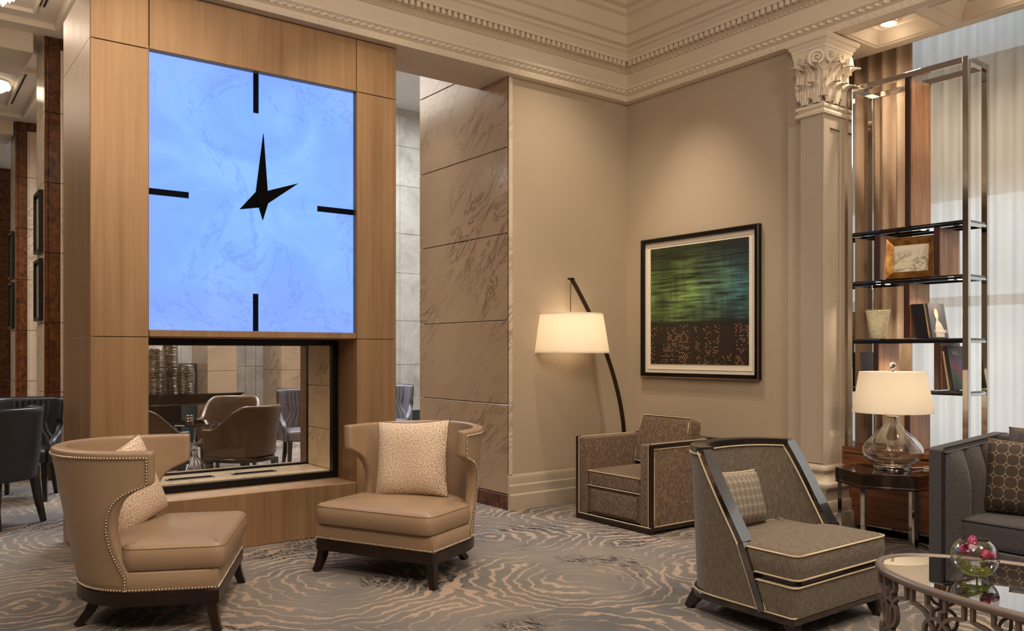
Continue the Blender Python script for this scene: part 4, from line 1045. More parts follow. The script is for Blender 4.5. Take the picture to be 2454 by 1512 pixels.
# black edge: sloping arm faces and curved top rail
def gedge(s):
    pth = []
    for i in range(13):
        z = .125+(.845-.125)*i/12.0; p = g_pt(z, 0 if s > 0 else 1, .035); pth.append(p)
    return pth
for s in (-1, 1):
    m = MB(); P_ = gedge(s)
    hi = [q for q in P_ if q[2] >= .40]; lo = [q for q in P_ if q[2] <= .44]
    MB().sweep(hi, rectsec(.078, .026), up=(0, 1, 0)).build('arm_face', 'wood_black', gc, 30) if False else None
    mm = MB()
    for path, w in ((hi, .039), (lo, .016)):
        v = []; f = []
        if path is lo: path = [(q[0]+.006, s*(.3895+.004*(q[2]-.13)/.3), q[2]) for q in lo]
        for q in path:
            for a, b in ((-w, -.02), (w, -.02), (w, .012), (-w, .012)): v.append((q[0]+b, q[1]+a, q[2]+b*.55))
        for i in range(len(path)-1):
            for j in range(4): f.append((i*4+j, i*4+(j+1) % 4, (i+1)*4+(j+1) % 4, (i+1)*4+j))
        f.append((3, 2, 1, 0)); n = (len(path)-1)*4; f.append((n, n+1, n+2, n+3)); mm.add(v, f)
    mm.build('arm_face', 'wood_lacquer', gc, 30)
    for off in (-.006, .076):
        MB().tube([(lambda q: (q[0]-.022, q[1], q[2]))(g_pt(.125+.715*i/12.0, 0 if s > 0 else 1, off)) for i in range(13)], .0045, 6).build('piping', 'piping_cream', gc, 60)
topc = [g_pt(.845, i/48.0, .035, .004) for i in range(49)]
MB().sweep(topc, rectsec(.082, .034), up=(0, 0, 1)).build('top_rail', 'wood_black', gc, 30)
for off in (-.006, .076): MB().tube([(lambda q: (q[0], q[1], .826))(g_pt(.83, i/48.0, off, -.01)) for i in range(49)], .0045, 6).build('piping', 'piping_cream', gc, 60)
OUT = ssup(.395, .33, -.02, .375, 3.0); OUT = [(x, y) for x, y in OUT]
cum = cumlen(OUT+[OUT[0]]); OUT = [polyline_at(OUT+[OUT[0]], cum, cum[-1]*i/140.0) for i in range(140)]
if sum(a[0]*b[1]-b[0]*a[1] for a, b in zip(OUT, OUT[1:]+OUT[:1])) < 0: OUT = OUT[::-1]
MB().outline(OUT, [(.012, .085), (0, .09), (-.004, .118), (.004, .125)]).build('base_rail', 'wood_black', gc, 30)
MB().tube([(x*1.006, y*1.006, .127) for x, y in OUT], .0045, 6, True).build('piping', 'piping_cream', gc, 60)
def rr_outline(x0, x1, hy, r, n=6):
    p = []
    for cx, cy, a in ((x1-r, hy-r, 0), (x0+r, hy-r, PI/2), (x0+r, -hy+r, PI), (x1-r, -hy+r, 1.5*PI)): p += arc(cx, cy, r, a, a+PI/2, n)
    cum = cumlen(p+[p[0]]); return [polyline_at(p+[p[0]], cum, cum[-1]*i/100.0) for i in range(100)]
SB = rr_outline(-.28, .385, .392, .03)
sbs = MB()
v = []; f = []
# lower block: front part, side faces raked like the arm
MB().outline(rr_outline(.0, .385, .392, .03), [(.01, .125), (0, .132), (-.003, .20), (0, .262), (.012, .27)]).build('seat_base', 'linen_greige', gc, 40)
MB().outline(rr_outline(-.02, .378, .372, .03), [(.0, .262), (.0, .300)]).build('gap_band', 'wood_black', gc, 40)
SC = rr_outline(-.20, .39, .385, .035)
SCI = []
for x, y in SC:
    lim = .385 if x > .06 else .30
    SCI.append((x, max(-lim, min(lim, y))))
seat = MB().outline(SCI, [(.01, .296), (0, .302), (-.006, .35), (-.002, .40), (.006, .414), (.03, .424)], puff=.022).build('seat_cushion', 'linen_greige', gc, 50)
for z in (.300, .411): MB().tube([(x*1.004, y*1.004, z) for x, y in SCI], .0048, 6, True).build('piping', 'piping_cream', seat, 60)
MB().tube([(.165, .393, .266), (.25, .393, .266), (.34, .393, .266)]+[(x, y, .266) for x, y in arc(.357, .364, .03, PI/2, 0, 6)]+[(.387, 0, .266)]+[(x, y, .266) for x, y in arc(.357, -.364, .03, 0, -PI/2, 6)]+[(.34, -.393, .266), (.25, -.393, .266), (.165, -.393, .266)], .0048, 6).build('piping', 'piping_cream', gc, 60)
for s in (-1, 1): MB().tube([(.165, s*.393, .266), (.19, s*.393, .20), (.222, s*.393, .132)], .0048, 6).build('piping', 'piping_cream', gc, 60)
for x, y, dx, dy in ((.33, .34, .035, .02), (.33, -.34, .035, -.02), (-.26, .28, -.06, .03), (-.26, -.28, -.06, -.03)):
    m = MB(); path = [(x+dx*t, y+dy*t, .10*(1-t)) for t in (0, .5, 1)]
    m.sweep(path, rectsec(1, 1), scale=[.062, .05, .036], up=(0, 1, 0)); m.build('leg', 'wood_black', gc, 30)
pillow_thing('lumbar_pillow', 'silver lattice lumbar pillow on the greige lounge chair', .43, .29, .14, 'lattice_silver', 'piping_cream', T(GX, GY, 0)@R(-PI/2)@T(-.15, -.12, .575)@R(PI/2+.10)@R(-.28, 'X')@R(.05, 'Y'), None, .05)

# ------------------------------------------------------------------ hexagonal end table + glass lamp
HX, HY = 5.43, 2.98
ht = thing('end_table', 'hexagonal ebony end table with chrome legs beside the sofa', 'table', (HX, HY, 0))
hexp = lambda r: [(r*math.cos(PI/3*k), r*math.sin(PI/3*k)) for k in range(6)]
MB().prism(hexp(.335), .472, .55).build('table_top', 'wood_ebony', ht, 20)
MB().prism(hexp(.331), .464, .472).build('metal_band', 'chrome', ht, 20); MB().prism(hexp(.334), .452, .464).build('lower_edge', 'wood_ebony', ht, 20)
lg = MB().box(-.022, .004, -.016, .016, 0, .452, .002).mesh('leg', 'chrome')
for k in range(6): part('leg', lg, ht, (.315*math.cos(PI/3*k), .315*math.sin(PI/3*k), 0), (0, 0, PI/3*k))
for k in range(6):
    a = hexp(.305)[k]; b = hexp(.305)[(k+1) % 6]
    MB().sweep([(a[0], a[1], .012), (b[0], b[1], .012)], rectsec(.022, .018)).build('floor_bar', 'chrome', ht, 30)
tl = thing('table_lamp', 'clear glass teardrop table lamp with white shade on the end table', 'lamp', (5.476, 2.975, .551))
MB().lathe([(.001, 0), (.118, 0), (.121, .004), (.121, .024), (.116, .028), (.10, .029), (.001, .029)], 48).build('base', 'chrome', tl, 40)
gp = [(.085, .031), (.115, .036), (.150, .052), (.180, .080), (.194, .115), (.190, .145), (.170, .180), (.138, .215), (.100, .25), (.066, .285), (.044, .315), (.034, .34), (.031, .352)]
cum = cumlen(gp); gpf = [polyline_at(gp, cum, cum[-1]*i/40.0) for i in range(41)]
g_ = MB()
def gl(u, v):
    r, z = gpf[int(round(v*40))]; a = 2*PI*u; k = min(1, max(0, (z-.10)/.12))
    rr = r*(1+.020*k*math.sin(a*11+z*9)); return (rr*math.cos(a), rr*math.sin(a), z)
g_.grid(gl, 132, 41, cu=True); g_.build('glass_body', 'glass_lamp', tl, 80)
MB().tube([(0, 0, .03), (0, 0, .40)], .006, 10).lathe([(.036, .352), (.037, .356), (.036, .362), (.010, .366), (.010, .42)], 24).build('stem', 'nickel', tl)
sh = MB().lathe([(.256, .386), (.257, .388), (.212, .664), (.210, .664), (.254, .386)], 64, cap0=False, cap1=False).build('lamp_shade', 'shade_white', tl, 30)
fin = MB(); fin.ball((0, 0, .708), .024, 12, 8).lathe([(.008, .664), (.012, .672), (.007, .684)], 12); fin.build('finial', 'crystal', tl, 15)
MB().tube([(.12*math.cos(a), .12*math.sin(a), .012) for a in [-.9]]+[(.12+.05*k, -.10-.02*math.sin(k), .008) for k in (1, 2, 2.6)]+[(.20, -.16, .006), (.13, -.15, .006)], .004, 8).build('cord', 'cable_clear', tl)
MB().ball((0, 0, .50), .03, 12, 8).build('bulb', 'lamp_glow', tl)
point('table_lamp_light', (5.476, 2.975, 1.06), 2.6, WARM, .05)

# ------------------------------------------------------------------ shelf unit on walnut cabinet
cabt = thing('low_cabinet', 'low walnut cabinet carrying the chrome shelf unit', 'cabinet', (5.775, 2.62, 0))
def kb(nm, mat, *a, b=.003): return MB().box(*a, b).build(nm, mat, cabt)
kb('plinth', 'black_matte', .07, .38, -1.1, .90, 0, .065); kb('chrome_foot', 'chrome', .01, .40, -1.12, .92, .06, .078)
kb('carcass', 'wood_walnut_h', .022, .41, -1.13, .93, .078, .590)
for a, b in ((-1.13, -.45), (-.447, .235), (.238, .93)): kb('drawer_front', 'wood_walnut_h', .0, .02, a, b, .08, .583)
kb('shadow_gap', 'chrome', .012, .40, -1.12, .92, .590, .600); kb('cabinet_top', 'wood_walnut_h', -.004, .414, -1.135, .935, .600, .637)
sv = thing('shelf_unit', 'tall chrome shelf unit with staggered walnut uprights', 'shelf', (5.79, 2.62, .637))
Z0 = .637
def sb_(nm, mat, x0, x1, y0, y1, z0, z1, b=.002): return MB().box(x0, x1, y0, y1, z0-Z0, z1-Z0, b).build(nm, mat, sv)
DX, LY, PT = .315, .875, .038
for x in (0, DX-PT):
    for y in (0, LY-PT): sb_('post', 'chrome', x, x+PT, y-.0, y+PT, Z0, 3.34)
for x in (0, DX-PT): sb_('rail', 'chrome', x, x+PT, PT, LY-PT, 3.30, 3.34)
for y in (0, LY-PT): sb_('rail', 'chrome', PT, DX-PT, y, y+PT, 3.30, 3.34)
LV = [2.235, 1.868, 1.437, 1.076]
for z in LV:
    sb_('shelf_glass', 'glass_shelf', .004, DX-.004, .006, LY-.006, z-.006, z+.006, .001)
    for x in (.006, DX-.020): sb_('shelf_rail', 'frame_black', x, x+.014, PT, LY-PT, z-.024, z-.007)
    for y in (.004, LY-.034): sb_('shelf_rail', 'chrome', PT, DX-PT, y, y+.03, z-.026, z-.007)
UPR = [(2.245, 3.30, [3.056-2.62]), (1.878, 2.21, [3.284-2.62, 2.852-2.62]), (1.447, 1.843, [3.065-2.62]), (1.086, 1.412, [3.294-2.62, 2.85-2.62]), (.639, 1.05, [3.06-2.62])]
for z0, z1, ys in UPR:
    for y in ys:
        u = sb_('upright', 'wood_walnut_v', .020, DX-.01, y-.036, y, z0, z1)
        MB().box(.006, .020, y-.037, y+.001, z0-Z0, z1-Z0, .001).build('upright_edge', 'wood_edge', u)
puck = MB().lathe([(.001, -.004), (.017, -.004), (.019, 0), (.001, .001)], 16).mesh('led_spot', 'led_glow')
for z, ys in ((2.235, (.36, .33)), (1.868, (.70, .66, .17, .135)), (1.437, (.40,))):
    for i, y in enumerate(ys):
        part('led_spot', puck, sv, (.12+.06*(i % 2), y, z-.012-Z0))
        if i % 2 == 0: spot('shelf_led', (5.79+.12, 2.62+y, z-.03), (5.79+.13, 2.62+y, 0), 11, 140, SOFT, .8, .015)
# items on the shelf
fa = thing('small_framed_sketch', 'small gold framed ink sketch standing on the upper shelf', 'picture', (5.845, 3.045, 1.876), 0)
fa.rotation_euler = (0, math.radians(5), math.radians(7))
w, h, dpt = .165, .295, .05
for a, b, c, d_ in (((-w, 0), (w, 0), (w-.045, .05), (-w+.045, .05)), ((w, 0), (w, h), (w-.045, h-.05), (w-.045, .05)), ((w, h), (-w, h), (-w+.045, h-.05), (w-.045, h-.05)), ((-w, h), (-w, 0), (-w+.045, .05), (-w+.045, h-.05))):
    q = [(-.028, *a), (-.028, *b), (0.0, *c), (0.0, *d_)]; q2 = [(.03, *a), (.03, *b), (.03, *c), (.03, *d_)]
    MB().add(q+q2, [(0, 1, 2, 3), (4, 7, 6, 5), (0, 4, 5, 1), (1, 5, 6, 2), (2, 6, 7, 3), (3, 7, 4, 0)]).build('frame_bar', 'gold_leaf', fa, 20)
MB().box(.004, .012, -w+.04, w-.04, .045, h-.045).build('sketch', 'art_sketch', fa)
vz = thing('glass_vase', 'speckled cream glass vase on the middle shelf', 'vase', (5.93, 3.335, 1.444))
MB().lathe([(.001, 0), (.048, 0), (.054, .006), (.058, .03), (.068, .10), (.080, .17), (.087, .207), (.089, .212), (.086, .213), (.083, .207), (.064, .10), (.050, .02), (.001, .016)], 40).build('vase_body', 'vase_speckle', vz, 60)
MB().lathe([(.083, .207), (.089, .212), (.088, .220), (.083, .219), (.082, .207)], 40, cap0=False, cap1=False).build('rim', 'glass_clear', vz)
def book(label, x, y, z, th, w, h, lean, cover, rz=0.0, group=None, spine=None):
    o = thing('book', label, 'book', (x, y, z), rz, group); o.rotation_euler = (lean, 0, rz)
    MB().box(0, w, -th, -th+.003, 0, h).box(0, w, -.003, 0, 0, h).box(-.001, .004, -th, 0, 0, h, .001).build('cover', cover, o)
    MB().box(.004, w-.004, -th+.003, -.003, .003, h-.003).build('pages', 'book_pages', o)
    if spine:
        me = spine; part('spine_lettering', me, o, (-.0025, -th/2, h*.55), (PI/2, -PI/2, -PI/2))
    return o
ln = math.radians(-9)
spm = textmesh('ARTE', .012); spm.materials.append(MAT['letter_grey'])
yy = 2.986
for i in range(5): book('thin black book, number %s from the walnut upright on the middle shelf' % ('one', 'two', 'three', 'four', 'five')[i], 5.815, yy-i*.0175, 1.4465, .0155, .20, .243, ln, 'book_black', 0, 'row of thin black books')
book('thin tan book between the black books and the portrait book', 5.815, yy-.090, 1.4465, .010, .20, .243, ln, 'book_tan')
lb = book('grey art book with a pale portrait on its cover', 5.815, yy-.103, 1.4465, .014, .235, .247, ln, 'book_grey')
fy = -.0155
def flat(nm, pts, mat, y, par=lb): MB().prism(pts, -.0004, .0004, M=T(0, y, 0)@R(PI/2, 'X')).build(nm, mat, par)
flat('figure_robe', [(.05, .005), (.17, .005), (.185, .05), (.15, .10), (.115, .125), (.085, .12), (.06, .08)], 'figure_cloth', fy)
flat('figure_head', arc(.098, .168, .026, 0, 2*PI, 18, .038)[:-1]+[], 'figure_pale', fy-.0008)
flat('figure_neck', [(.085, .115), (.112, .115), (.110, .145), (.088, .145)], 'figure_pale', fy-.0005)
flat('figure_hair', arc(.090, .185, .030, .3, PI+.9, 14, .034), 'figure_hair', fy-.0003)
tm = textmesh('LEONARDO', .034); tm.materials.append(MAT['letter_white']); part('title_lettering', tm, lb, (.125, fy-.0016, .045), (PI/2, 0, 0))
book('slim tan book leaning right of the last walnut upright on the lower shelf', 5.82, 2.766, 1.0855, .014, .19, .27, ln, 'book_tan')
vb = book('dark art book with coloured dots on its cover on the lower shelf', 5.815, 2.746, 1.0855, .018, .24, .305, ln, 'book_black')
MB().box(.006, .236, -.0192, -.0186, .003, .302).build('dot_cover', 'book_dots', vb)
tm = textmesh('VASARELY', .034); tm.materials.append(MAT['letter_white']); part('title_lettering', tm, vb, (.125, -.0202, .255), (PI/2, 0, 0), (.8, 1.3, 1))
book('slim grey book alone at the left end of the lower shelf', 5.84, 3.40, 1.0855, .016, .2, .26, math.radians(-6), 'book_grey')

# ------------------------------------------------------------------ sofa (faces -x), arm at its far end
so = thing('sofa', 'grey channel tufted sofa with dark piping at right edge', 'sofa', (4.60, 2.29, 0))
def so_(nm, mat, *a, b=.01, seg=2): return MB().box(*a, b, None, seg).build(nm, mat, so)
# arm: outer panel + channels on inner face
arm = MB()
arm.prism([(0, .06), (0, .81), (.02, .822), (.80, .862), (.82, .84), (.82, .06)], 0, .075, M=R(PI/2, 'X')); arm.build('arm', 'sofa_grey', so, 30)
nch = 3
for k in range(nch):
    x0 = .005+k*.20; x1 = x0+.20
    def ch(u, v, x0=x0, x1=x1):
        t = u*PI; x = x0+(x1-x0)*u; bul = (.020+.062*math.sin(min(1, (1-v)/.30)*PI/2))*math.sin(t)**.5
        ztop = .80+(x)*.05; z = .10+(ztop-.10)*v
        if v > .86:
            q = (v-.86)/.14; bul *= math.sqrt(max(0, 1-q*q*.8))
        return (x, -.075-.012-bul*1.0, z)
    MB().grid(ch, 12, 20).build('arm_channel', 'sofa_grey', so, 60)
    MB().add([(x0, -.07, .80+x0*.05), (x1, -.07, .80+x1*.05), (x1, -.098, .80+x1*.05), (x0, -.098, .80+x0*.05)], [(0, 1, 2, 3)]).build('arm_channel_top', 'sofa_grey', so)
MB().tube([(-.001, -.074, .06+.02*i) for i in range(38)]+[(.02+.1*i, -.074, .824+.005*i) for i in range(8)], .0045, 6).build('piping', 'piping_dark', so)
so_('sofa_base', 'sofa_grey', .02, .82, -2.2, -.075, .07, .30, b=.015); 
so_('sofa_back', 'sofa_grey', .64, .82, -2.2, -.075, .07, .86, b=.02)
for k in range(2):
    y1 = -.13-k*1.04; cq = MB().rcush(.62, 1.03, .15, .03, .012, 16, M=T(.36, y1-.515, .30)).build('seat_cushion', 'sofa_grey', so, 60)
    for z in (.312, .438): MB().tube([(.052+.62*i/12.0 if False else .052, y1-.02-.99*i/12.0, z) for i in range(13)], .0042, 6).build('piping', 'piping_dark', cq)
    MB().tube([(.06+.055*i, y1-.004, .440) for i in range(11)], .0042, 6).build('piping', 'piping_dark', cq)
bk = MB()
for k in range(14):
    y0 = -.16-k*.14
    MB().grid(lambda u, v, y0=y0: (.64-.04*math.sin(u*PI)**.55*(1 if v < .9 else math.sqrt(max(0, 1-((v-.9)/.1)**2*.8))), y0-.14*u, .42+.43*v), 10, 12).build('back_channel', 'sofa_grey', so, 60)
for x, y in ((.06, -.04), (.76, -.04), (.06, -2.1), (.76, -2.1)):
    MB().sweep([(x, y, .07), (x, y, 0)], rectsec(.05, .05), up=(0, 1, 0), scale=[1, .7]).build('leg', 'wood_black', so)
pillow_thing('sofa_pillow', 'brown quatrefoil lattice pillow on the grey sofa', .50, .41, .17, 'lattice_brown', 'piping_taupe', T(4.97, 1.90, .650)@R(-PI/2+.12)@R(-.20, 'X')@R(.03, 'Y'), None, .05)
pillow_thing('sofa_pillow', 'dark grey satin pillow behind the lattice pillow', .52, .47, .16, 'satin_dark', 'piping_taupe', T(5.125, 1.84, .685)@R(-PI/2+.05)@R(-.14, 'X'), None, .05)

# ------------------------------------------------------------------ oval coffee table
CXc, CYc, AX, AY = 3.51, 1.15, .41, .80
ct = thing('coffee_table', 'oval taupe metal fretwork coffee table with smoked glass top', 'table', (CXc, CYc, 0))
ell = lambda r, n=96: [((AX-r)*math.cos(2*PI*k/n), (AY-r)*math.sin(2*PI*k/n)) for k in range(n)]
rim = MB(); n = 96; v = []; f = []
pr = [(0, .424), (-.003, .43), (-.004, .44), (0, .449), (.006, .452), (.022, .452), (.028, .448), (.030, .444), (.034, .424)]
for r, z in pr: v += [(x, y, z) for x, y in ell(r)]
L = len(pr)
for k in range(L):
    for i in range(n): f.append((k*n+i, k*n+(i+1) % n, ((k+1) % L)*n+(i+1) % n, ((k+1) % L)*n+i))
rim.add(v, f).build('rim', 'metal_taupe', ct, 40)
MB().prism(ell(.030), .436, .446).build('glass_top', 'glass_smoke', ct, 30)
rim2 = MB(); v = []; f = []
for r, z in ((.006, 0), (.006, .018), (.028, .018), (.028, 0)): v += [(x, y, z) for x, y in ell(r)]
for k in range(4):
    for i in range(n): f.append((k*n+i, k*n+(i+1) % n, ((k+1) % 4)*n+(i+1) % n, ((k+1) % 4)*n+i))
rim2.add(v, f).build('foot_rim', 'metal_taupe', ct, 40)
ep = [((AX-.017)*math.cos(2*PI*k/720), (AY-.017)*math.sin(2*PI*k/720)) for k in range(721)]; ec = cumlen(ep); PER = ec[-1]
def onell(s, z):
    p = polyline_at(ep, ec, s % PER); return (p[0], p[1], z)
NM = 14; per = PER/NM
def bar2d(mb, pts, w=.013, t=.018):
    # pts (s,z) polyline -> flat metal bar following the oval
    fine = []
    for a, b in zip(pts[:-1], pts[1:]):
        k = max(2, int(math.hypot(b[0]-a[0], b[1]-a[1])/.02))
        fine += [(a[0]+(b[0]-a[0])*i/k, a[1]+(b[1]-a[1])*i/k) for i in range(k)]
    fine.append(pts[-1]); v = []; f = []
    for i, (s, z) in enumerate(fine):
        a = fine[max(0, i-1)]; b = fine[min(len(fine)-1, i+1)]
        tx, tz = b[0]-a[0], b[1]-a[1]; l = math.hypot(tx, tz) or 1; nx, nz = -tz/l*w/2, tx/l*w/2
        c = onell(s, z); e = onell(s+.004, z); d_ = onell(s-.004, z); tg = Vector((e[0]-d_[0], e[1]-d_[1], 0)).normalized(); nr = Vector((tg.y, -tg.x, 0))
        for sg, q in ((-1, -1), (1, -1), (1, 1), (-1, 1)):
            p = onell(s+nx*sg, z+nz*sg); v.append((p[0]+nr.x*q*t/2, p[1]+nr.y*q*t/2, p[2]))
    for i in range(len(fine)-1):
        for j in range(4): f.append((i*4+j, i*4+(j+1) % 4, (i+1)*4+(j+1) % 4, (i+1)*4+j))
    f.append((3, 2, 1, 0)); q = (len(fine)-1)*4; f.append((q, q+1, q+2, q+3)); mb.add(v, f)
def ringpts(cs, cz, r, a0, a1, n=14, rz=None): return [(cs+r*math.cos(a0+(a1-a0)*i/(n-1)), cz+(rz or r)*math.sin(a0+(a1-a0)*i/(n-1))) for i in range(n)]
def lantern(mb, s0, hw, inset):
    for q in (-1, 1):
        for sg, zc in ((1, .22), (-1, .22)):
            zt = .424 if sg > 0 else .014
            p = [(s0+q*inset, zt), (s0+q*inset, zc+sg*.150), (s0+q*(inset+.022), zc+sg*.145)]
            p += [(s0+q*(inset+.022+(hw-inset-.022)*math.sin(a)), zc+sg*(.035+.110*math.cos(a))) for a in [PI/2*i/8 for i in range(1, 9)]]
            p += [(s0+q*hw, zc)]
            bar2d(mb, p)
for k in range(NM):
    s0 = k*per; mb = MB(); lantern(mb, s0, per*.46, .017); mb.build('fretwork_panel', 'metal_taupe', ct, 40)
    mb = MB(); c = s0+per/2
    for q in (-1, 1):
        for sg in (-1, 1):
            zt = .424 if sg > 0 else .014
            bar2d(mb, [(c+q*.042, zt), (c+q*.042, .22+sg*.160), (c+q*.020, .22+sg*.150), (c+q*.020, .22+sg*.118)])
    bar2d(mb, ringpts(c, .22+.062, .056, 0, 2*PI, 26)); bar2d(mb, ringpts(c, .22-.062, .056, 0, 2*PI, 26))
    mb.build('fretwork_rings', 'metal_taupe', ct, 40)
# bowl with tulips
bw = thing('glass_bowl', 'round glass bowl of purple tulips on the coffee table', 'bowl', (3.488, 1.553, .4465))
bp_ = []
for i in range(25):
    a = -PI/2+.28+(PI-.28-.62)*i/24.0; bp_.append((.088*math.cos(a), .082+.083*math.sin(a)))
MB().lathe([(.001, .002)]+bp_, 48, cap0=False, cap1=False).build('bowl_glass', 'glass_lamp', bw, 60)
MB().tube([(bp_[-1][0]*math.cos(2*PI*k/40), bp_[-1][0]*math.sin(2*PI*k/40), bp_[-1][1]) for k in range(40)], .0016, 6, True).build('bowl_rim', 'glass_clear', bw, 60)
MB().lathe([(.079, .062), (.001, .063)], 40, cap0=False, cap1=False).build('water', 'glass_clear', bw, 60)
def tulip(loc, rot, s, mat, label):
    o = thing('tulip', label, 'flower', (0, 0, 0), 0, 'tulips in the glass bowl'); o.matrix_world = T(3.488, 1.553, .4465)@T(*loc)@R(rot[2])@R(rot[1], 'Y')@R(rot[0], 'X')
    for k in range(6):
        a = k*PI/3; inner_ = k % 2
        def pt(u, v, a=a, inner_=inner_):
            q = (u*2-1)*.62; r = s*(.30+.26*math.sin(v*PI*.82))*(1-.55*v**4)*(.90 if inner_ else 1); b = a+q*(1-.75*v**3)
            return (r*math.cos(b), r*math.sin(b), s*1.35*v)
        MB().grid(pt, 7, 9).build('petal', mat, o, 80)
    st = MB(); pth = [(0, 0, .0)]+[(.018*t*t, .012*t, -s*.5-.016*t) for t in (1, 2)]
    st.tube(pth, .0026, 8); st.build('stem', 'stem_green', o)
tulip((-.042, .020, .100), (.1, -.9, .4), .042, 'tulip_petal_pale', 'pink tulip at the left of the glass bowl'); tulip((-.004, .012, .118), (.5, .5, 1.0), .038, 'tulip_petal', 'purple tulip highest in the glass bowl')
tulip((.004, -.028, .080), (-.2, 1.1, -.3), .037, 'tulip_petal', 'purple tulip in the middle of the glass bowl'); tulip((.046, -.026, .078), (.2, 1.3, -.5), .035, 'tulip_petal', 'purple tulip at the right of the glass bowl')
stm = MB()
for k in range(5):
    a0 = 1.9+.25*k; stm.tube([((.060-.004*k)*math.cos(a0+t*3.1), (.060-.004*k)*math.sin(a0+t*3.1), .020+.006*k+.05*max(0, .35-t)**1.2) for t in [i/14.0 for i in range(15)]], .0030, 8)
stm.build('curled_stems', 'stem_green', bw)
lf = MB().grid(lambda u, v: ((.072-.003*u)*math.cos(2.2+v*2.2), (.072-.003*u)*math.sin(2.2+v*2.2), .09-.065*v+.016*(u-.5)*math.sin(v*PI)), 4, 16); lf.build('leaf', 'leaf_green', bw, 80)
# ------------------------------------------------------------------ chairs beyond: channel backed dining chairs, tub chairs
CHX = [(.36, .24), (.45, .24), (.52, .22), (.56, .16), (.60, .02), (.66, -.05), (.70, -.05), (.71, -.01), (.72, .0), (.92, -.02)]
def c_pt(z, f, off=0.0, flat=False):
    k = (z-.36)/.56; pts = ssup(.30+.03*k-off, .26+.06*k-off, .0, .26, 2.3, 36); cum = cumlen(pts); tot = cum[-1]; xf = interp(CHX, z); s0 = 0
    for i in range(len(pts)//2):
        if pts[i][0] >= xf >= pts[i+1][0]:
            t = (pts[i][0]-xf)/max(1e-9, pts[i][0]-pts[i+1][0]); s0 = cum[i]+t*(cum[i+1]-cum[i]); break
    p = polyline_at(pts, cum, s0+(tot-2*s0)*f); return (p[0], p[1], z)
def dining_chair(label, loc, rz, mat, pipe, group):
    t = thing('dining_chair', label, 'chair', loc, rz, group)
    zl = [.345, .37, .41, .45, .49, .52, .54, .56, .58, .60, .63, .66, .69, .705, .715, .74, .78, .83, .88, .915]
    o = MB().grid(lambda u, v: c_pt(zl[int(round(v*(len(zl)-1)))], u), 50, len(zl)).build('shell_back', mat, t, 80)
    sd = o.modifiers.new('thick', 'SOLIDIFY'); sd.thickness = .05; sd.offset = -1
    c = o.data.polygons[len(o.data.polygons)//2]
    if c.normal.dot(Vector((c.center.x, c.center.y, 0))) < 0: sd.offset = 1
    o.modifiers.new('soft', 'SUBSURF').render_levels = 1
    for k in range(7):
        f0, f1 = .29+k*.06, .35+k*.06
        def rib(u, v, f0=f0, f1=f1):
            z = .45+.44*v; p = c_pt(z, f0+(f1-f0)*u, .052+.018*math.sin(u*PI)**.6); return p
        MB().grid(rib, 8, 10).build('back_channel', mat, t, 60)
    ed = [c_pt(z, 0, .0) for z in (.45, .49, .52, .54, .56, .58, .60, .63, .66, .69, .705, .72, .78, .85, .915)]
    ed2 = [c_pt(z, 1, .0) for z in (.915, .85, .78, .72, .705, .69, .66, .63, .60, .58, .56, .54, .52, .49, .45)]
    MB().tube(ed+[c_pt(.918, i/30.0, 0) for i in range(1, 30)]+ed2, .005, 6).build('piping', pipe, t, 60)
    MB().rcush(.48, .50, .12, .035, .02, 12, M=T(.03, 0, .345)).build('seat_cushion', mat, t, 60)
    for x, y, dx, dy in ((.22, .23, .02, .015), (.22, -.23, .02, -.015), (-.19, .19, -.07, .02), (-.19, -.19, -.07, -.02)):
        MB().sweep([(x, y, .36), (x+dx*.4, y+dy*.4, .18), (x+dx, y+dy, 0)], rectsec(1, 1), up=(0, 1, 0), scale=[.052, .044, .032]).build('leg', 'wood_black', t, 30)
    return t
G1 = 'navy leather chairs in the hall'; G2 = 'plum chairs in the lounge beyond'
dining_chair('navy leather chair at far left, seen from behind', (.66, 7.62, 0), math.radians(128), 'leather_navy', 'piping_dark', G1)
dining_chair('navy channel backed chair behind the other at far left, facing forward', (.99, 8.82, 0), math.radians(-112), 'leather_navy', 'piping_dark', G1)
dining_chair('plum wing chair seen through the fireplace glass', (3.83, 9.05, 0), math.radians(-100), 'leather_plum', 'piping_plum', G2)
dining_chair('plum wing chair seen through the gap beside the chimney block', (5.16, 9.55, 0), math.radians(-128), 'leather_plum', 'piping_plum', G2)
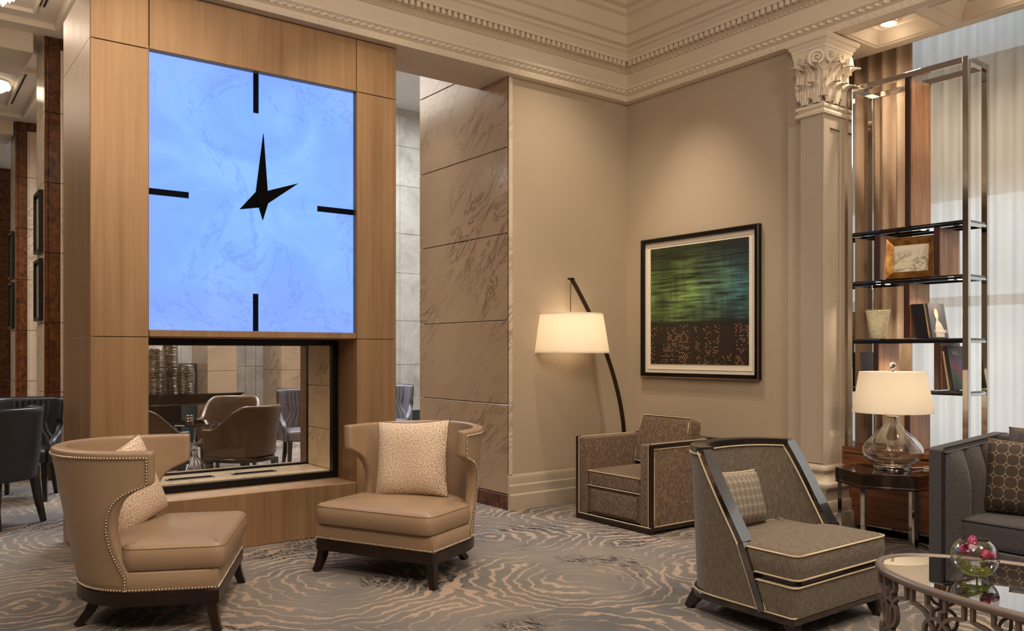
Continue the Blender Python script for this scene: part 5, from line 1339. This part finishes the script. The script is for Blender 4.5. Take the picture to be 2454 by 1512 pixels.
def tub_chair(label, loc, rz):
    t = thing('tub_chair', label, 'chair', loc, rz, 'brown tub chairs seen through the fireplace')
    def zt(f):
        a = abs(f*2-1); return .86-.22*max(0, min(1, (a-.30)/.6))**1.0*(1) if a > .30 else .86
    def sh(u, v):
        a = abs(u*2-1); s = min(1, max(0, (a-.32)/.55)); s = s*s*(3-2*s); top = .86-.22*s; z = .385+(top-.385)*v; k = (z-.385)/.5
        pts = ssup(.27+.06*k, .26+.07*k, .03, .27, 2.2, 40); cum = cumlen(pts); p = polyline_at(pts, cum, cum[-1]*u); return (p[0], p[1], z)
    o = MB().grid(sh, 60, 12).build('tub_shell', 'leather_brown', t, 80)
    sd = o.modifiers.new('thick', 'SOLIDIFY'); sd.thickness = .05; sd.offset = -1
    c = o.data.polygons[len(o.data.polygons)//2]
    if c.normal.dot(Vector((c.center.x, c.center.y, 0))) < 0: sd.offset = 1
    o.modifiers.new('soft', 'SUBSURF').render_levels = 1
    MB().rcush(.46, .46, .12, .04, .02, 12, M=T(.06, 0, .38)).build('seat_cushion', 'leather_brown', t, 60)
    out = ssup(.27, .26, .03, .28, 2.2, 40)
    if sum(a[0]*b[1]-b[0]*a[1] for a, b in zip(out, out[1:]+out[:1])) < 0: out = out[::-1]
    MB().outline(out, [(0, .345), (-.004, .35), (-.004, .378), (0, .384)]).build('seat_rail', 'wood_black', t, 30)
    for x, y, dx, dy in ((.24, .22, .0, .0), (.24, -.22, .0, .0), (-.16, .19, -.08, .02), (-.16, -.19, -.08, -.02)):
        MB().sweep([(x, y, .36), (x+dx*.3, y+dy*.3, .18), (x+dx, y+dy, 0)], rectsec(1, 1), up=(0, 1, 0), scale=[.05, .044, .034]).build('leg', 'wood_black', t, 30)
tub_chair('brown leather tub chair, nearest and rightmost behind the fireplace glass', (2.66, 7.66, 0), math.radians(118))
tub_chair('brown leather tub chair behind the round table, facing the viewer', (2.98, 9.08, 0), math.radians(-124))
tub_chair('brown leather tub chair at the left edge of the fireplace glass', (1.77, 7.76, 0), math.radians(34))
# round side table with spider legs
rt = thing('round_table', 'round dark glass table with chrome spider legs behind the fireplace', 'table', (2.36, 8.28, 0))
MB().lathe([(.001, .652), (.30, .652), (.305, .658), (.30, .666), (.001, .666)], 48).build('table_top', 'glass_smoke', rt, 40)
for k in range(5):
    a = 2*PI*k/5; c, s = math.cos(a), math.sin(a)
    MB().tube([(.27*c, .27*s, .65), (.20*c, .20*s, .56), (.03*c, .03*s, .46), (.03*c, .03*s, .34), (.16*c, .16*s, .14), (.27*c, .27*s, .012)],   .008, 8).build('leg', 'chrome', rt, 60)
MB().tube([(.035*math.cos(2*PI*k/16), .035*math.sin(2*PI*k/16), .40) for k in range(16)], .008, 8, True).build('hub_ring', 'chrome', rt, 60)
cu = thing('candle_cup', 'small chrome lattice candle cup on the round table', 'candle holder', (2.27, 8.10, .667))
MB().lathe([(.001, 0), (.034, 0), (.034, .004), (.001, .004)], 24).build('cup_base', 'chrome', cu)
for k in range(12): MB().box(.031, .034, -.003, .003, .004, .085, M=R(2*PI*k/12)).build('cup_rib', 'chrome', cu)
for z in (.03, .055, .082): MB().tube([(.033*math.cos(2*PI*k/20), .033*math.sin(2*PI*k/20), z) for k in range(20)], .003, 6, True).build('cup_ring', 'chrome', cu)
# console with ribbed vases
co = thing('console_table', 'dark lacquer console table with sharp tapered ends under the vases', 'table', (2.55, 10.02, 0))
MB().prism([(-.45, .868), (.83, .868), (.66, .755), (-.45, .755)], -.22, .22, M=R(PI/2, 'X')).build('console_top', 'wood_ebony', co, 20)
MB().box(-.45, .66, -.221, .221, .742, .755).build('metal_band', 'chrome', co)
MB().box(-.40, .15, -.10, .10, 0, .742, .01).build('pedestal', 'wood_black', co)
for r in (.15, .12): MB().tube([(.42+r*math.cos(2*PI*k/32)*.6, -.15, .58+r*math.sin(2*PI*k/32)) for k in range(32)], .007, 8, True).build('chrome_ring', 'chrome', co)
MB().box(.41, .43, -.16, -.14, 0, .742).build('leg', 'chrome', co)
def ribvase(x, y, h, r, seed, label):
    rnd = random.Random(seed); o = thing('ribbed_vase', label, 'vase', (x, y, .869), 0, 'ribbed metal vases on the console'); n = int(h/.0125)
    jit = [(rnd.uniform(-.004, .004), rnd.uniform(0, 6), rnd.uniform(.85, 1.15)) for _ in range(n+2)]
    def fn(u, v):
        a = 2*PI*u; z = h*v; q = z/.0125+.35*math.sin(a*2+z*8)+.2*math.sin(a*3+z*21); rib = abs(math.sin(q*PI)); k = int(z/.0125)
        prof = r*(.80+.24*math.sin((.15+.70*(1-v))*PI)); return ((prof+.006*rib+jit[min(k, n)][0]*.6)*math.cos(a), (prof+.006*rib+jit[min(k, n)][0]*.6)*math.sin(a), z)
    MB().grid(fn, 40, n*4, cu=True).build('vase_body', 'silver_ribbed', o, 60)
    MB().lathe([(r*.70, h-.03), (r*.86, h), (r*.80, h+.006), (r*.66, h-.03)], 32, cap0=False, cap1=False).build('rim', 'silver_ribbed', o); MB().lathe([(.001, h-.03), (r*.7, h-.03)], 32, cap0=False, cap1=False).build('inside', 'vent_black', o)
ribvase(2.425, 9.95, .515, .082, 1, 'tall ribbed silver vase at the left of three on the console')
ribvase(2.62, 10.13, .56, .082, 2, 'tallest ribbed silver vase in the middle of three on the console')
ribvase(2.735, 9.91, .325, .088, 3, 'short rounded ribbed silver vase at the right of three on the console')
# hall sideboard with lit surface at far left
hs = thing('hall_table', 'dark glossy table with chrome edge behind the navy chairs', 'table', (.45, 12.3, 0))
MB().box(-.9, .62, -.4, .4, .72, .76, .008).build('table_top', 'wood_ebony', hs); MB().box(-.9, .60, -.38, .38, .705, .72).build('metal_band', 'chrome', hs)
for x, y in ((-.8, -.3), (.5, -.3), (-.8, .3), (.5, .3)): MB().box(x-.025, x+.025, y-.025, y+.025, 0, .705, .003).build('leg', 'wood_black', hs)
